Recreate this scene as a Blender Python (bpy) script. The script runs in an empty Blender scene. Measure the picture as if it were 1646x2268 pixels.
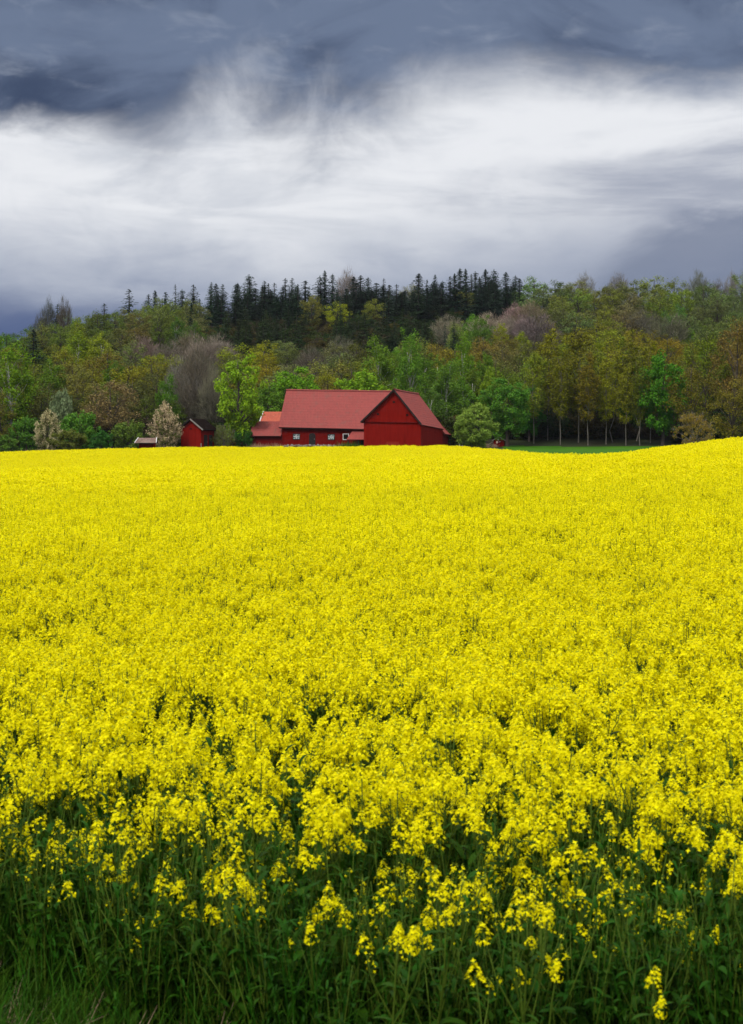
import bpy, math, random
import numpy as np
from mathutils import Matrix, Vector, Euler

# ------------------------------------------------------------------ camera, sky, sun, exposure
SC = bpy.context.scene
ROOT = SC.collection
CAM_Z, PITCH, FPX = 3.6, math.radians(2.737), 1646 * 50 / 24
cd = bpy.data.cameras.new('camera')
cd.lens, cd.sensor_width, cd.sensor_fit = 50, 24, 'HORIZONTAL'
cd.clip_start, cd.clip_end = 0.1, 20000
cd.dof.use_dof, cd.dof.focus_distance, cd.dof.aperture_fstop = True, 90.0, 5.0
cam = bpy.data.objects.new('camera', cd)
ROOT.objects.link(cam)
cam.location = (0, 0, CAM_Z)
cam.rotation_euler = (math.pi / 2 - PITCH, 0, 0)
SC.camera = cam

SUN_EL, SUN_AZ = math.radians(52), math.radians(-150)      # azimuth clockwise from +Y: behind the camera, to the left
SUN_STRENGTH = 1.5
SKY_GAIN = 1.0
SC.view_settings.view_transform = 'Standard'
SC.view_settings.look = 'None'
SC.view_settings.exposure = 0.75
SC.view_settings.gamma = 1.0
SC.view_settings.use_curve_mapping = False
SC.cycles.use_denoising = True
SC.cycles.max_bounces = 6
SC.cycles.diffuse_bounces = 3
SC.cycles.transmission_bounces = 4
SC.cycles.transparent_max_bounces = 4
SC.cycles.volume_bounces = 0
SC.cycles.sample_clamp_indirect = 6

sd = bpy.data.lights.new('sun', 'SUN')
sd.energy, sd.angle, sd.color = SUN_STRENGTH, math.radians(14), (1.0, 0.96, 0.9)
sun = bpy.data.objects.new('sun', sd)
ROOT.objects.link(sun)
sdir = Vector((math.sin(SUN_AZ) * math.cos(SUN_EL), math.cos(SUN_AZ) * math.cos(SUN_EL), math.sin(SUN_EL)))
sun.rotation_euler = sdir.to_track_quat('Z', 'Y').to_euler()
sun.location = (0, -20, 60)


class NT:
    """tiny helper to wire shader nodes"""
    def __init__(s, tree):
        s.t = tree
        s.t.nodes.clear()

    def n(s, typ, **kw):
        nd = s.t.nodes.new(typ)
        for k, v in kw.items():
            setattr(nd, k, v)
        return nd

    def put(s, sock, v):
        if isinstance(v, bpy.types.NodeSocket):
            s.t.links.new(v, sock)
        elif v is not None:
            sock.default_value = v

    def m(s, op, a, b=None, c=None, clamp=False):
        nd = s.n('ShaderNodeMath', operation=op, use_clamp=clamp)
        s.put(nd.inputs[0], a)
        s.put(nd.inputs[1], b)
        s.put(nd.inputs[2], c)
        return nd.outputs[0]

    def ss(s, v, a, b, lo=0.0, hi=1.0):
        nd = s.n('ShaderNodeMapRange', interpolation_type='SMOOTHSTEP')
        for i, x in enumerate((v, a, b, lo, hi)):
            s.put(nd.inputs[i], x)
        return nd.outputs[0]

    def mix(s, f, a, b, blend='MIX'):
        nd = s.n('ShaderNodeMix', data_type='RGBA', blend_type=blend)
        s.put(nd.inputs[0], f)
        s.put(nd.inputs[6], a)
        s.put(nd.inputs[7], b)
        return nd.outputs[2]

    def noise(s, vec, scale, detail=4, rough=0.5, dist=0.0):
        nd = s.n('ShaderNodeTexNoise')
        if vec is not None:
            s.put(nd.inputs['Vector'], vec)
        nd.inputs['Scale'].default_value = scale
        nd.inputs['Detail'].default_value = detail
        nd.inputs['Roughness'].default_value = rough
        nd.inputs['Distortion'].default_value = dist
        return nd.outputs[0]

    def mul(s, vec, k):
        nd = s.n('ShaderNodeVectorMath', operation='MULTIPLY')
        s.put(nd.inputs[0], vec)
        nd.inputs[1].default_value = k
        return nd.outputs[0]

    def curve(s, v, pts):
        nd = s.n('ShaderNodeFloatCurve')
        s.put(nd.inputs[1], v)
        c = nd.mapping.curves[0]
        c.points[0].location, c.points[1].location = pts[0], pts[-1]
        for p in pts[1:-1]:
            c.points.new(*p)
        nd.mapping.update()
        return nd.outputs[0]


def make_world():
    w = bpy.data.worlds.new('World')
    SC.world = w
    w.use_nodes = True
    T = NT(w.node_tree)
    out = T.n('ShaderNodeOutputWorld')
    bg = T.n('ShaderNodeBackground')
    sky = T.n('ShaderNodeTexSky', sky_type='NISHITA', sun_disc=False)
    sky.sun_elevation, sky.sun_rotation = SUN_EL, SUN_AZ
    sky.air_density, sky.dust_density = 1.0, 1.5
    blue = T.mul(sky.outputs[0], (0.09, 0.09, 0.09))
    d = T.n('ShaderNodeTexCoord').outputs['Generated']
    sep = T.n('ShaderNodeSeparateXYZ')
    T.put(sep.inputs[0], d)
    az = T.m('ARCTAN2', sep.outputs[0], sep.outputs[1])
    el = sep.outputs[2]
    # cloud relief: layered noise over direction, stretched along the horizon
    n_big = T.noise(T.mul(d, (7, 7, 17)), 1.0, 6, 0.55, 0.6)
    n_str = T.noise(T.mul(d, (6, 6, 30)), 1.0, 7, 0.6, 0.5)
    n_fin = T.noise(T.mul(d, (22, 22, 60)), 1.0, 6, 0.6, 0.4)
    n_wis = T.noise(T.mul(d, (17, 17, 17)), 1.0, 7, .58, .5)
    wob = T.m('ADD', T.m('MULTIPLY', T.m('SUBTRACT', n_big, 0.5), 0.06), T.m('MULTIPLY', T.m('SUBTRACT', n_fin, 0.5), 0.016))
    e = T.m('ADD', el, wob)
    # base of the upper cloud bank as a curve over azimuth (-0.5 .. 0.5 rad -> 0 .. 1)
    a01 = T.m('ADD', az, 0.5, clamp=True)
    k = lambda px, row: (0.5 + math.atan((px - 823) / FPX), ((970 - row) / FPX) / 0.4)
    base = T.curve(a01, [(0, .54), k(0, 268), k(180, 274), k(300, 272), k(375, 240), k(445, 180), k(540, 160), k(610, 190), k(760, 195), k(900, 168), k(1100, 128), k(1300, 148), k(1480, 166), k(1646, 168), (1, .56)])
    base = T.m('SUBTRACT', T.m('MULTIPLY', base, 0.4), 0.022)
    kx = lambda px, v: (0.5 + math.atan((px - 823) / FPX), v)
    soft = T.curve(a01, [(0, .3), kx(0, .12), kx(230, .2), kx(420, .75), kx(600, .85), kx(850, .75), kx(1050, .45), kx(1300, .3), kx(1646, .2), (1, .3)])
    over = T.m('SUBTRACT', T.m('ADD', e, T.m('MULTIPLY', T.m('MULTIPLY', soft, soft), T.m('MULTIPLY', T.m('SUBTRACT', n_wis, .46), .15))), base)
    top = T.ss(over, T.m('MULTIPLY', soft, -0.06), T.m('ADD', 0.012, T.m('MULTIPLY', soft, 0.034)))
    # colours
    white, grey, slate, dark = (.49, .50, .522, 1), (.225, .252, .305, 1), (.088, .115, .175, 1), (.028, .042, .079, 1)
    bank = T.mix(T.ss(n_big, .34, .62), dark, slate)
    bank = T.mix(T.ss(n_fin, .5, .75, 0, .35), bank, grey)
    bank = T.mix(T.ss(n_wis, .52, .72, 0, .5), bank, slate)
    mid = T.mix(T.ss(n_str, .44, .70, 0, .42), white, grey)
    mid = T.mix(T.ss(n_wis, .50, .70, 0, .22), mid, grey)
    # grey streaks on the lower right, thickening with azimuth
    azn = T.m('ADD', az, T.m('MULTIPLY', T.m('SUBTRACT', n_big, .5), .35))
    wa = T.m('MULTIPLY', T.ss(azn, -.02, .2), T.ss(T.m('ADD', e, T.m('MULTIPLY', az, -.13)), .166, .148))
    mid = T.mix(T.m('MULTIPLY', wa, T.ss(n_str, .3, .62, .45, .95)), mid, (.212, .232, .285, 1))
    # towards the horizon the deck closes and turns slate blue
    low = T.ss(T.m('ADD', e, T.m('MULTIPLY', T.m('SUBTRACT', n_str, .5), .05)), .148, .082)
    mid = T.mix(T.m('MULTIPLY', low, .85), mid, (.150, .180, .250, 1))
    low2 = T.ss(T.m('ADD', e, T.m('MULTIPLY', az, .05)), .094, .052)
    mid = T.mix(low2, mid, (.055, .078, .155, 1))
    wb = T.m('MULTIPLY', T.ss(azn, .11, .22), T.ss(T.m('ADD', e, T.m('MULTIPLY', az, -.22)), .104, .088))
    mid = T.mix(T.m('MULTIPLY', wb, .75), mid, (.095, .118, .177, 1))
    view = T.mix(top, mid, bank)
    # overhead: the same broken deck, brighter where it is thin
    hi = T.mix(T.ss(n_big, .33, .6), slate, (1.2, 1.2, 1.22, 1))
    hi = T.mix(T.ss(n_fin, .62, .78, 0, .5), hi, blue)
    col = T.mix(T.ss(el, .31, .5), view, hi)
    T.put(bg.inputs[0], col)
    bg.inputs[1].default_value = SKY_GAIN
    T.t.links.new(bg.outputs[0], out.inputs[0])
    w.cycles.sampling_method = 'MANUAL'
    w.cycles.sample_map_resolution = 512


make_world()

# ------------------------------------------------------------------ geometry helpers
def P(px, row, Y):
    """world point seen at (px,row) of the 1646x2268 view at depth Y"""
    u, v = (px - 823) / FPX, (1134 - row) / FPX
    d = (u, math.cos(PITCH) + v * math.sin(PITCH), -math.sin(PITCH) + v * math.cos(PITCH))
    k = Y / d[1]
    return Vector((d[0] * k, Y, CAM_Z + d[2] * k))


def mesh_np(name, V, F, mats, midx=None, smooth=False):
    V = np.asarray(V, np.float32).reshape(-1, 3)
    F = np.asarray(F, np.int32)
    me = bpy.data.meshes.new(name)
    me.vertices.add(len(V))
    me.vertices.foreach_set('co', V.ravel())
    k = F.shape[1]
    me.loops.add(F.size)
    me.loops.foreach_set('vertex_index', F.ravel())
    me.polygons.add(len(F))
    me.polygons.foreach_set('loop_start', np.arange(0, F.size, k, dtype=np.int32))
    me.polygons.foreach_set('loop_total', np.full(len(F), k, np.int32))
    for m in mats:
        me.materials.append(m)
    if midx is not None:
        me.polygons.foreach_set('material_index', np.asarray(midx, np.int32))
    if smooth:
        me.polygons.foreach_set('use_smooth', np.ones(len(F), bool))
    me.update(calc_edges=True)
    return me


class MB:
    """collects faces into one mesh (quads and polygons), with material slots"""
    def __init__(s):
        s.v, s.f, s.mi = [], [], []

    def add(s, verts, faces, mi=0):
        o = len(s.v)
        s.v += [tuple(p) for p in verts]
        s.f += [tuple(i + o for i in f) for f in faces]
        s.mi += [mi] * len(faces)
        return s

    def hexa(s, a, b, mi=0):
        """solid between two like rings of n points"""
        n = len(a)
        fs = [tuple(range(n))[::-1], tuple(range(n, 2 * n))]
        fs += [(i, (i + 1) % n, n + (i + 1) % n, n + i) for i in range(n)]
        return s.add(list(a) + list(b), fs, mi)

    def slab(s, q, th, mi=0):
        q = [Vector(p) for p in q]
        nrm = (q[2] - q[0]).cross(q[3] - q[1]).normalized()
        if nrm.z < 0:
            nrm = -nrm
        return s.hexa([p - nrm * th for p in q], q, mi)

    def tube(s, pts, rad, n=6, mi=0):
        pts = [Vector(p) for p in pts]
        rings = []
        for i, p in enumerate(pts):
            t = (pts[min(i + 1, len(pts) - 1)] - pts[max(i - 1, 0)]).normalized()
            x = t.cross(Vector((0, 1, 0.03)) if abs(t.y) < .9 else Vector((1, 0, 0))).normalized()
            y = t.cross(x)
            r = rad[i] if hasattr(rad, '__len__') else rad
            rings.append([p + (x * math.cos(a) + y * math.sin(a)) * r for a in (2 * math.pi * j / n for j in range(n))])
        vs = [p for r in rings for p in r]
        fs = [(i * n + j, i * n + (j + 1) % n, (i + 1) * n + (j + 1) % n, (i + 1) * n + j) for i in range(len(pts) - 1) for j in range(n)]
        fs.append(tuple((len(pts) - 1) * n + j for j in range(n)))
        return s.add(vs, fs, mi)

    def mesh(s, name, mats, smooth=False):
        me = bpy.data.meshes.new(name)
        me.from_pydata(s.v, [], s.f)
        for m in (mats if isinstance(mats, (list, tuple)) else [mats]):
            me.materials.append(m)
        me.polygons.foreach_set('material_index', s.mi)
        if smooth:
            me.polygons.foreach_set('use_smooth', [True] * len(s.f))
        me.update()
        return me

    def obj(s, name, mats, parent=None, smooth=False, fix=True):
        me = s.mesh(name, mats, smooth)
        if fix:
            import bmesh
            b = bmesh.new()
            b.from_mesh(me)
            bmesh.ops.recalc_face_normals(b, faces=b.faces)
            b.to_mesh(me)
            b.free()
        return link(name, me, parent)


def link(name, data, parent=None):
    o = bpy.data.objects.new(name, data)
    ROOT.objects.link(o)
    if parent is not None:
        o.parent = parent
    return o


def tag(o, label=None, cat=None, group=None, kind=None):
    for k, v in (('label', label), ('category', cat), ('group', group), ('kind', kind)):
        if v:
            o[k] = v
    return o


def empty(name, loc, rz=0.0, **kw):
    o = link(name, None)
    o.location = loc
    o.rotation_euler = (0, 0, rz)
    return tag(o, **kw)


# ------------------------------------------------------------------ materials
def mat(name, build):
    m = bpy.data.materials.new(name)
    m.use_nodes = True
    T = NT(m.node_tree)
    out = T.n('ShaderNodeOutputMaterial')
    T.t.links.new(build(T), out.inputs[0])
    return m


def bsdf(T, col, rough=.8, spec=.25, normal=None):
    b = T.n('ShaderNodeBsdfPrincipled')
    T.put(b.inputs['Base Color'], col)
    T.put(b.inputs['Roughness'], rough)
    b.inputs['Specular IOR Level'].default_value = spec
    if normal is not None:
        T.put(b.inputs['Normal'], normal)
    return b.outputs[0]


def bump(T, h, strength=.5, dist=.02):
    b = T.n('ShaderNodeBump')
    T.put(b.inputs['Height'], h)
    b.inputs['Strength'].default_value = strength
    b.inputs['Distance'].default_value = dist
    return b.outputs[0]


def leafy(name, col=None, trans=.3, lo=.62, hi=1.3, rough=.6, hue=.0):
    """thin leaves: diffuse + translucent, each leaf its own shade; colour from the object when col is None"""
    def f(T):
        c = col if col else T.n('ShaderNodeObjectInfo').outputs['Color']
        r = T.n('ShaderNodeNewGeometry').outputs['Random Per Island']
        k = T.n('ShaderNodeMapRange')
        T.put(k.inputs[0], r)
        k.inputs[3].default_value, k.inputs[4].default_value = lo, hi
        hsv = T.n('ShaderNodeHueSaturation')
        T.put(hsv.inputs['Color'], c)
        T.put(hsv.inputs['Value'], k.outputs[0])
        T.put(hsv.inputs['Hue'], T.m('ADD', .5, T.m('MULTIPLY', T.m('SUBTRACT', T.m('FRACT', T.m('MULTIPLY', r, 17.3)), .5), hue)))
        cc = hsv.outputs[0]
        tr = T.n('ShaderNodeBsdfTranslucent')
        T.put(tr.inputs[0], cc)
        mx = T.n('ShaderNodeMixShader')
        mx.inputs[0].default_value = trans
        T.t.links.new(bsdf(T, cc, rough, .06), mx.inputs[1])
        T.t.links.new(tr.outputs[0], mx.inputs[2])
        return mx.outputs[0]
    return mat(name, f)


def boards(name, c1, c2, period=.16, axis='xy'):
    """vertical boards: a groove every `period` metres, weathered paint"""
    def f(T):
        co = T.n('ShaderNodeTexCoord').outputs['Object']
        sp = T.n('ShaderNodeSeparateXYZ')
        T.put(sp.inputs[0], co)
        s = T.m('ADD', sp.outputs[0], sp.outputs[1])
        fr = T.m('FRACT', T.m('DIVIDE', s, period))
        idn = T.m('FLOOR', T.m('DIVIDE', s, period))
        wn = T.n('ShaderNodeTexWhiteNoise', noise_dimensions='1D')
        T.put(wn.inputs['W'], idn)
        groove = T.m('MULTIPLY', T.ss(fr, 0, .08), T.ss(fr, 1, .92))
        n1 = T.noise(T.mul(co, (3, 3, .5)), 1.0, 5, .6)
        n2 = T.noise(co, .45, 4, .6)
        c = T.mix(T.m('MULTIPLY', wn.outputs[0], .55), c1, c2)
        c = T.mix(T.ss(n1, .35, .7, 0, .8), c, c2)
        c = T.mix(T.ss(T.noise(T.mul(co, (1.3, 1.3, .12)), 1.0, 4, .6), .5, .75, 0, .45), c, (c1[0] * .45, c1[1] * .5, c1[2] * .5, 1))
        c = T.mix(T.ss(n2, .45, .75, 0, .4), c, c1)
        c = T.mix(T.m('SUBTRACT', 1.0, groove), c, (c1[0] * .25, c1[1] * .25, c1[2] * .25, 1))
        return bsdf(T, c, .9, .04, bump(T, groove, .8, .02))
    return mat(name, f)


def plain(name, c1, c2=None, scale=3.0, rough=.85, spec=.2, bmp=0.0, stretch=(1, 1, 1)):
    def f(T):
        co = T.mul(T.n('ShaderNodeTexCoord').outputs['Object'], stretch)
        n = T.noise(co, scale, 6, .62)
        c = T.mix(T.ss(n, .32, .7), c1, c2 or c1)
        return bsdf(T, c, rough, spec, bump(T, n, bmp, .05) if bmp else None)
    return mat(name, f)


def tiles(name, c1, c2, moss=(.10, .085, .06, 1), px=.24, pz=.34):
    """clay roof tiles: courses up the slope and rounded columns along it, seen as relief and small tone changes"""
    def f(T):
        co = T.n('ShaderNodeTexCoord').outputs['Object']
        sp = T.n('ShaderNodeSeparateXYZ')
        T.put(sp.inputs[0], co)
        u = T.m('DIVIDE', T.m('ADD', sp.outputs[0], T.m('MULTIPLY', sp.outputs[1], .21)), px)
        w = T.m('DIVIDE', sp.outputs[2], pz)
        wn = T.n('ShaderNodeTexWhiteNoise', noise_dimensions='2D')
        cb = T.n('ShaderNodeCombineXYZ')
        T.put(cb.inputs[0], T.m('FLOOR', u))
        T.put(cb.inputs[1], T.m('FLOOR', w))
        T.put(wn.inputs['Vector'], cb.outputs[0])
        h = T.m('ADD', T.m('ABSOLUTE', T.m('SINE', T.m('MULTIPLY', u, math.pi))), T.m('MULTIPLY', T.m('FRACT', w), -.8))
        n = T.noise(co, .35, 5, .6)
        n2 = T.noise(co, 1.6, 5, .65)
        c = T.mix(wn.outputs[0], c1, c2)
        c = T.mix(T.ss(n, .42, .72, 0, .6), c, c2)
        c = T.mix(T.ss(n2, .55, .8, 0, .5), c, moss)
        c = T.mix(T.ss(T.noise(T.mul(co, (1.1, 1.1, .16)), 1.0, 5, .65), .52, .78, 0, .45), c, moss)
        return bsdf(T, c, .85, .12, bump(T, h, .3, .03))
    return mat(name, f)


M = {}
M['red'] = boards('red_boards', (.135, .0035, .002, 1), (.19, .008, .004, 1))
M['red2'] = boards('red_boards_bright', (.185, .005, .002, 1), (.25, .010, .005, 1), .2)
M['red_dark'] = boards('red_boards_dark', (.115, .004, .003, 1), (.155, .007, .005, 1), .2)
M['tile'] = tiles('clay_tile', (.295, .058, .048, 1), (.25, .052, .045, 1))
M['tile_old'] = tiles('clay_tile_weathered', (.235, .056, .050, 1), (.275, .063, .055, 1), (.12, .09, .07, 1))
M['tile_new'] = tiles('clay_tile_orange', (.40, .095, .055, 1), (.36, .08, .048, 1))
M['tile_grey'] = tiles('clay_tile_greyed', (.17, .11, .09, 1), (.25, .17, .14, 1), (.3, .26, .24, 1), .3, .3)
M['tarred'] = plain('tarred_shingle', (.009, .006, .005, 1), (.016, .010, .008, 1), 4, 1.0, .0, .5)
M['black'] = plain('tarred_board', (.012, .010, .010, 1), (.028, .02, .018, 1), 5, .8)
M['white'] = plain('white_paint', (.72, .71, .69, 1), (.6, .59, .57, 1), 4, .6, .3)
M['greywood'] = plain('weathered_wood', (.20, .18, .165, 1), (.30, .27, .24, 1), 6, .9, .1, .3, (4, 4, .6))
M['hole_shade'] = plain('painted_inner_shade', (.008, .007, .007, 1), (.012, .01, .01, 1), 2, .95, .05)  # near-black colour painting in the shade inside vents and openings
M['stone'] = plain('field_stone', (.16, .15, .15, 1), (.34, .32, .31, 1), 2.5, .9, .2, .6)
M['glass'] = mat('old_glass', lambda T: bsdf(T, T.mix(T.ss(T.noise(T.n('ShaderNodeTexCoord').outputs['Object'], 5.0, 3), .42, .58), (.04, .05, .05, 1), (.42, .48, .47, 1)), .12, .9))
M['bark'] = plain('bark', (.045, .036, .03, 1), (.085, .07, .058, 1), 6, .95, .1, .5, (2, 2, .4))
M['bark_pale'] = plain('bark_pale', (.12, .105, .085, 1), (.24, .22, .18, 1), 4, .9, .1, .3, (2, 2, .5))
M['bark_birch'] = plain('bark_birch', (.62, .60, .56, 1), (.16, .14, .13, 1), 2.2, .8, .2, .2, (1, 1, 1.4))
M['leaf'] = leafy('leaf', None, .2, .72, 1.22, .7, .03)
M['needle'] = leafy('needle', None, .08, .6, 1.3, .75, .02)
M['twig'] = leafy('twig', None, .0, .6, 1.3, .9, .02)
M['petal'] = leafy('rape_petal', (.92, .85, .002, 1), .42, .86, 1.05, .55, .012)
M['bud'] = leafy('rape_bud', (.30, .36, .03, 1), .2, .8, 1.2)
M['rstem'] = leafy('rape_stem', (.060, .098, .010, 1), .0, .7, 1.25, .5)
M['rleaf'] = leafy('rape_leaf', (.017, .060, .003, 1), .2, .6, 1.5, .5, .03)
M['grass'] = leafy('grass_blade', (.028, .078, .006, 1), .2, .4, 2.0, .5, .05)
M['straw'] = leafy('dry_grass', (.36, .25, .17, 1), .2, .6, 1.3, .8, .02)


def ground_mat(T):
    co = T.n('ShaderNodeTexCoord').outputs['Object']
    n, n2 = T.noise(co, .15, 6, .6), T.noise(co, 6.0, 5, .65)
    c = T.mix(T.ss(n, .35, .65), (.020, .027, .009, 1), (.034, .027, .016, 1))
    c = T.mix(T.ss(n2, .3, .75), c, (.015, .022, .006, 1))
    return bsdf(T, c, .95, .1, bump(T, n2, .6, .08))


def meadow_mat(T):
    co = T.n('ShaderNodeTexCoord').outputs['Object']
    n, n2 = T.noise(T.mul(co, (.25, .05, 1)), 1.0, 5, .6), T.noise(co, 3.0, 5, .7)
    c = T.mix(T.ss(n, .35, .65), (.034, .110, .004, 1), (.048, .135, .006, 1))
    c = T.mix(T.ss(n2, .35, .7, 0, .5), c, (.026, .085, .004, 1))
    return bsdf(T, c, .9, .05, bump(T, n2, .7, .1))


M['ground'] = mat('soil_and_litter', ground_mat)
M['meadow'] = mat('young_cereal', meadow_mat)

# ------------------------------------------------------------------ terrain
def _ctrl():
    pts = []
    def q(px, Y, z):
        pts.append(((px - 823) / FPX * Y, Y, z))
    for px in (-1500, 0, 823, 1646, 3100):
        q(px, 9, 0), q(px, 20, 0.0)
    for px, z in ((-600, -.1), (0, 0), (823, .05), (1646, .1), (2250, .2)):
        q(px, 40, z)
    for px, z in ((-600, -.2), (0, 0), (500, .1), (823, .2), (1280, .5), (1646, 1.15), (2250, 1.9)):
        q(px, 80, z)
    for px, z in ((-600, -.9), (0, -.5), (400, .05), (823, .45), (1100, .68), (1280, .5), (1460, 1.35), (1646, 2.22), (2000, 3.0)):
        q(px, 128, z)
    for px, z in ((-600, -1.6), (0, -1.2), (500, -.55), (823, -.05), (1050, .45), (1280, 1.15), (1646, 1.75), (2000, 2.2)):
        q(px, 165, z)
    for px, z in ((-600, -.6), (0, .4), (300, .82), (600, .95), (823, 1.02), (950, 1.05), (1100, 1.45), (1280, 1.9), (1646, 2.1), (2000, 2.3)):
        q(px, 222, z)
    for px, z in ((-600, .6), (0, 1.3), (400, 1.75), (823, 1.95), (1280, 2.2), (1646, 2.4), (2250, 2.6)):
        q(px, 262, z)
    for px, z in ((-600, 2.5), (0, 6), (823, 7), (1646, 7), (2250, 7)):
        q(px, 300, z)
    for px, z in ((-600, 5), (0, 13), (400, 15), (823, 16), (1646, 16), (2250, 16)):
        q(px, 342, z)
    for px, z in ((-600, 9), (0, 20), (240, 25), (550, 25), (823, 24.5), (1280, 24), (1646, 24), (2250, 24)):
        q(px, 385, z)
    for px, z in ((-600, 10), (0, 21), (240, 29), (550, 36), (1000, 41), (1400, 41), (1646, 40), (2250, 38)):
        q(px, 490, z)
    for px, z in ((-600, 8), (0, 18), (823, 36), (1646, 38), (2250, 36)):
        q(px, 600, z)
    return np.array(pts)


_C = _ctrl()


def _phi(r2):
    return np.where(r2 > 1e-9, .5 * r2 * np.log(np.maximum(r2, 1e-9)), 0)


def _solve():
    n = len(_C)
    S = _C[:, :2] / 100
    d = ((S[:, None] - S[None]) ** 2).sum(-1)
    A = np.zeros((n + 3, n + 3))
    A[:n, :n] = _phi(d) + 1e-4 * np.eye(n)
    A[:n, n] = 1
    A[:n, n + 1:] = S
    A[n:, :n] = A[:n, n:].T
    return np.linalg.solve(A, np.concatenate([_C[:, 2], np.zeros(3)]))


_W = _solve()


def zg(x, y):
    """ground height"""
    x, y = np.atleast_1d(np.asarray(x, float)), np.atleast_1d(np.asarray(y, float))
    yy = np.clip(y, 9, 590)
    lim = np.maximum(.42 * yy, 12)
    xx = np.clip(x, -lim, lim)
    S = np.stack([xx, yy], -1) / 100
    out = np.empty(len(S))
    for i in range(0, len(S), 20000):
        s = S[i:i + 20000]
        d = ((s[:, None] - _C[None, :, :2] / 100) ** 2).sum(-1)
        out[i:i + 20000] = _phi(d) @ _W[:-3] + _W[-3] + s @ _W[-2:]
    t = np.clip((7.0 - y) / 5.0, 0, 1)
    return out * (yy > 0) + 1.9 * t * t * (3 - 2 * t)


def z1(x, y):
    return float(zg(x, y)[0])


def grid_sheet(name, xs, ys, material, dz=0.0, keep=None):
    X, Y = np.meshgrid(xs, ys)
    Z = zg(X.ravel(), Y.ravel()) + dz
    V = np.stack([X.ravel(), Y.ravel(), Z], -1)
    nx, ny = len(xs), len(ys)
    i, j = np.meshgrid(np.arange(nx - 1), np.arange(ny - 1))
    a = (j * nx + i).ravel()
    F = np.stack([a, a + 1, a + nx + 1, a + nx], -1)
    if keep is not None:
        c = V[F].mean(1)
        F = F[keep(c[:, 0], c[:, 1])]
    o = link(name, mesh_np(name, V, F, [material], smooth=True))
    return tag(o, kind='structure')


def spread(a, b, n, p=1.0):
    return a + (b - a) * np.linspace(0, 1, n) ** p


gx = np.concatenate([-spread(130, 6000, 14, 2.2)[::-1], np.linspace(-125, 125, 101), spread(130, 6000, 14, 2.2)])
gy = np.concatenate([-spread(30, 4000, 8, 2.2)[::-1], np.linspace(-26, 14, 21), np.linspace(16, 300, 130), np.linspace(306, 600, 50), spread(620, 9000, 14, 2.2)])
grid_sheet('ground', gx, gy, M['ground'])

# far boundary of the rape field as a polyline on the ground (x as a function of depth comes from these points)
EDGE = [(-1200, 214), (0, 219), (400, 222), (900, 223), (985, 219), (1100, 186), (1200, 150), (1290, 134), (1400, 134), (1646, 138), (2900, 138)]
_es = np.array([(p - 823) / FPX for p, _ in EDGE])
_ey = np.array([y for _, y in EDGE])


def field_far(x, y):
    return np.interp(x / np.maximum(y, 1), _es, _ey)


grid_sheet('meadow', np.linspace(14, 128, 58), np.linspace(128, 266, 70), M['meadow'], .05,
           lambda x, y: (y > field_far(x, y) + 1.0) & (y < 262 + 3 * np.sin(x * .11)) & (x / y > .066 + .02 * np.clip((y - 215) / 50, 0, 1)))

# ------------------------------------------------------------------ foliage builders
def unit(v):
    return v / np.maximum(np.linalg.norm(v, axis=-1, keepdims=True), 1e-9)


def rhombs(pos, nrm, size, asp, rng, along=None):
    """one rhombic leaf per row"""
    n = len(pos)
    a = rng.normal(size=(n, 3)) if along is None else along
    t = unit(np.cross(nrm, a))
    b = np.cross(nrm, t)
    if along is not None:
        t, b = b, t
    size = np.broadcast_to(np.asarray(size, float), (n,))[:, None]
    V = np.stack([pos + t * size, pos + b * size * asp, pos - t * size, pos - b * size * asp], 1).reshape(-1, 3)
    F = np.arange(4 * n).reshape(n, 4)
    return V, F


def strips(a, b, w, rng):
    """thin triangles from a to b, width w at a: twigs and blades"""
    d = b - a
    s = unit(np.cross(d, rng.normal(size=d.shape)))
    w = np.broadcast_to(np.asarray(w, float), (len(a),))[:, None]
    V = np.stack([a - s * w, a + s * w, b + s * w * .25, b - s * w * .25], 1).reshape(-1, 3)
    return V, np.arange(4 * len(a)).reshape(-1, 4)


def cat(parts):
    V, F, I, o = [], [], [], 0
    for v, f, mi in parts:
        V.append(v)
        F.append(f + o)
        I.append(np.full(len(f), mi))
        o += len(v)
    return np.concatenate(V), np.concatenate(F), np.concatenate(I)


def crown_points(rng, k, h0, h1, w, power=1.0, lump=.28, inner=.35, pinch=.1):
    """clump centres filling an uneven egg between heights h0 and h1, width w"""
    d = unit(rng.normal(size=(k, 3)))
    ph = rng.uniform(0, 6.28, 6)
    az = np.arctan2(d[:, 1], d[:, 0])
    lum = 1 + lump * (np.sin(2 * az + ph[0] + 3 * d[:, 2]) * .5 + np.sin(5 * az + ph[1] + 4 * d[:, 2]) * .35 + np.sin(3 * d[:, 2] * 2 + ph[2]) * .3)
    r = (inner + (1 - inner) * rng.uniform(size=k) ** .55) * lum
    p = d * r[:, None]
    zc, zr = (h0 + h1) / 2, (h1 - h0) / 2
    z = zc + p[:, 2] * zr
    t = np.clip((z - h0) / (h1 - h0), 0, 1)
    sh = (np.sin(np.pi * np.clip(t, .02, .98) ** power)) ** pinch
    return np.stack([p[:, 0] * w / 2 * sh, p[:, 1] * w / 2 * sh, z], -1)


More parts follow.
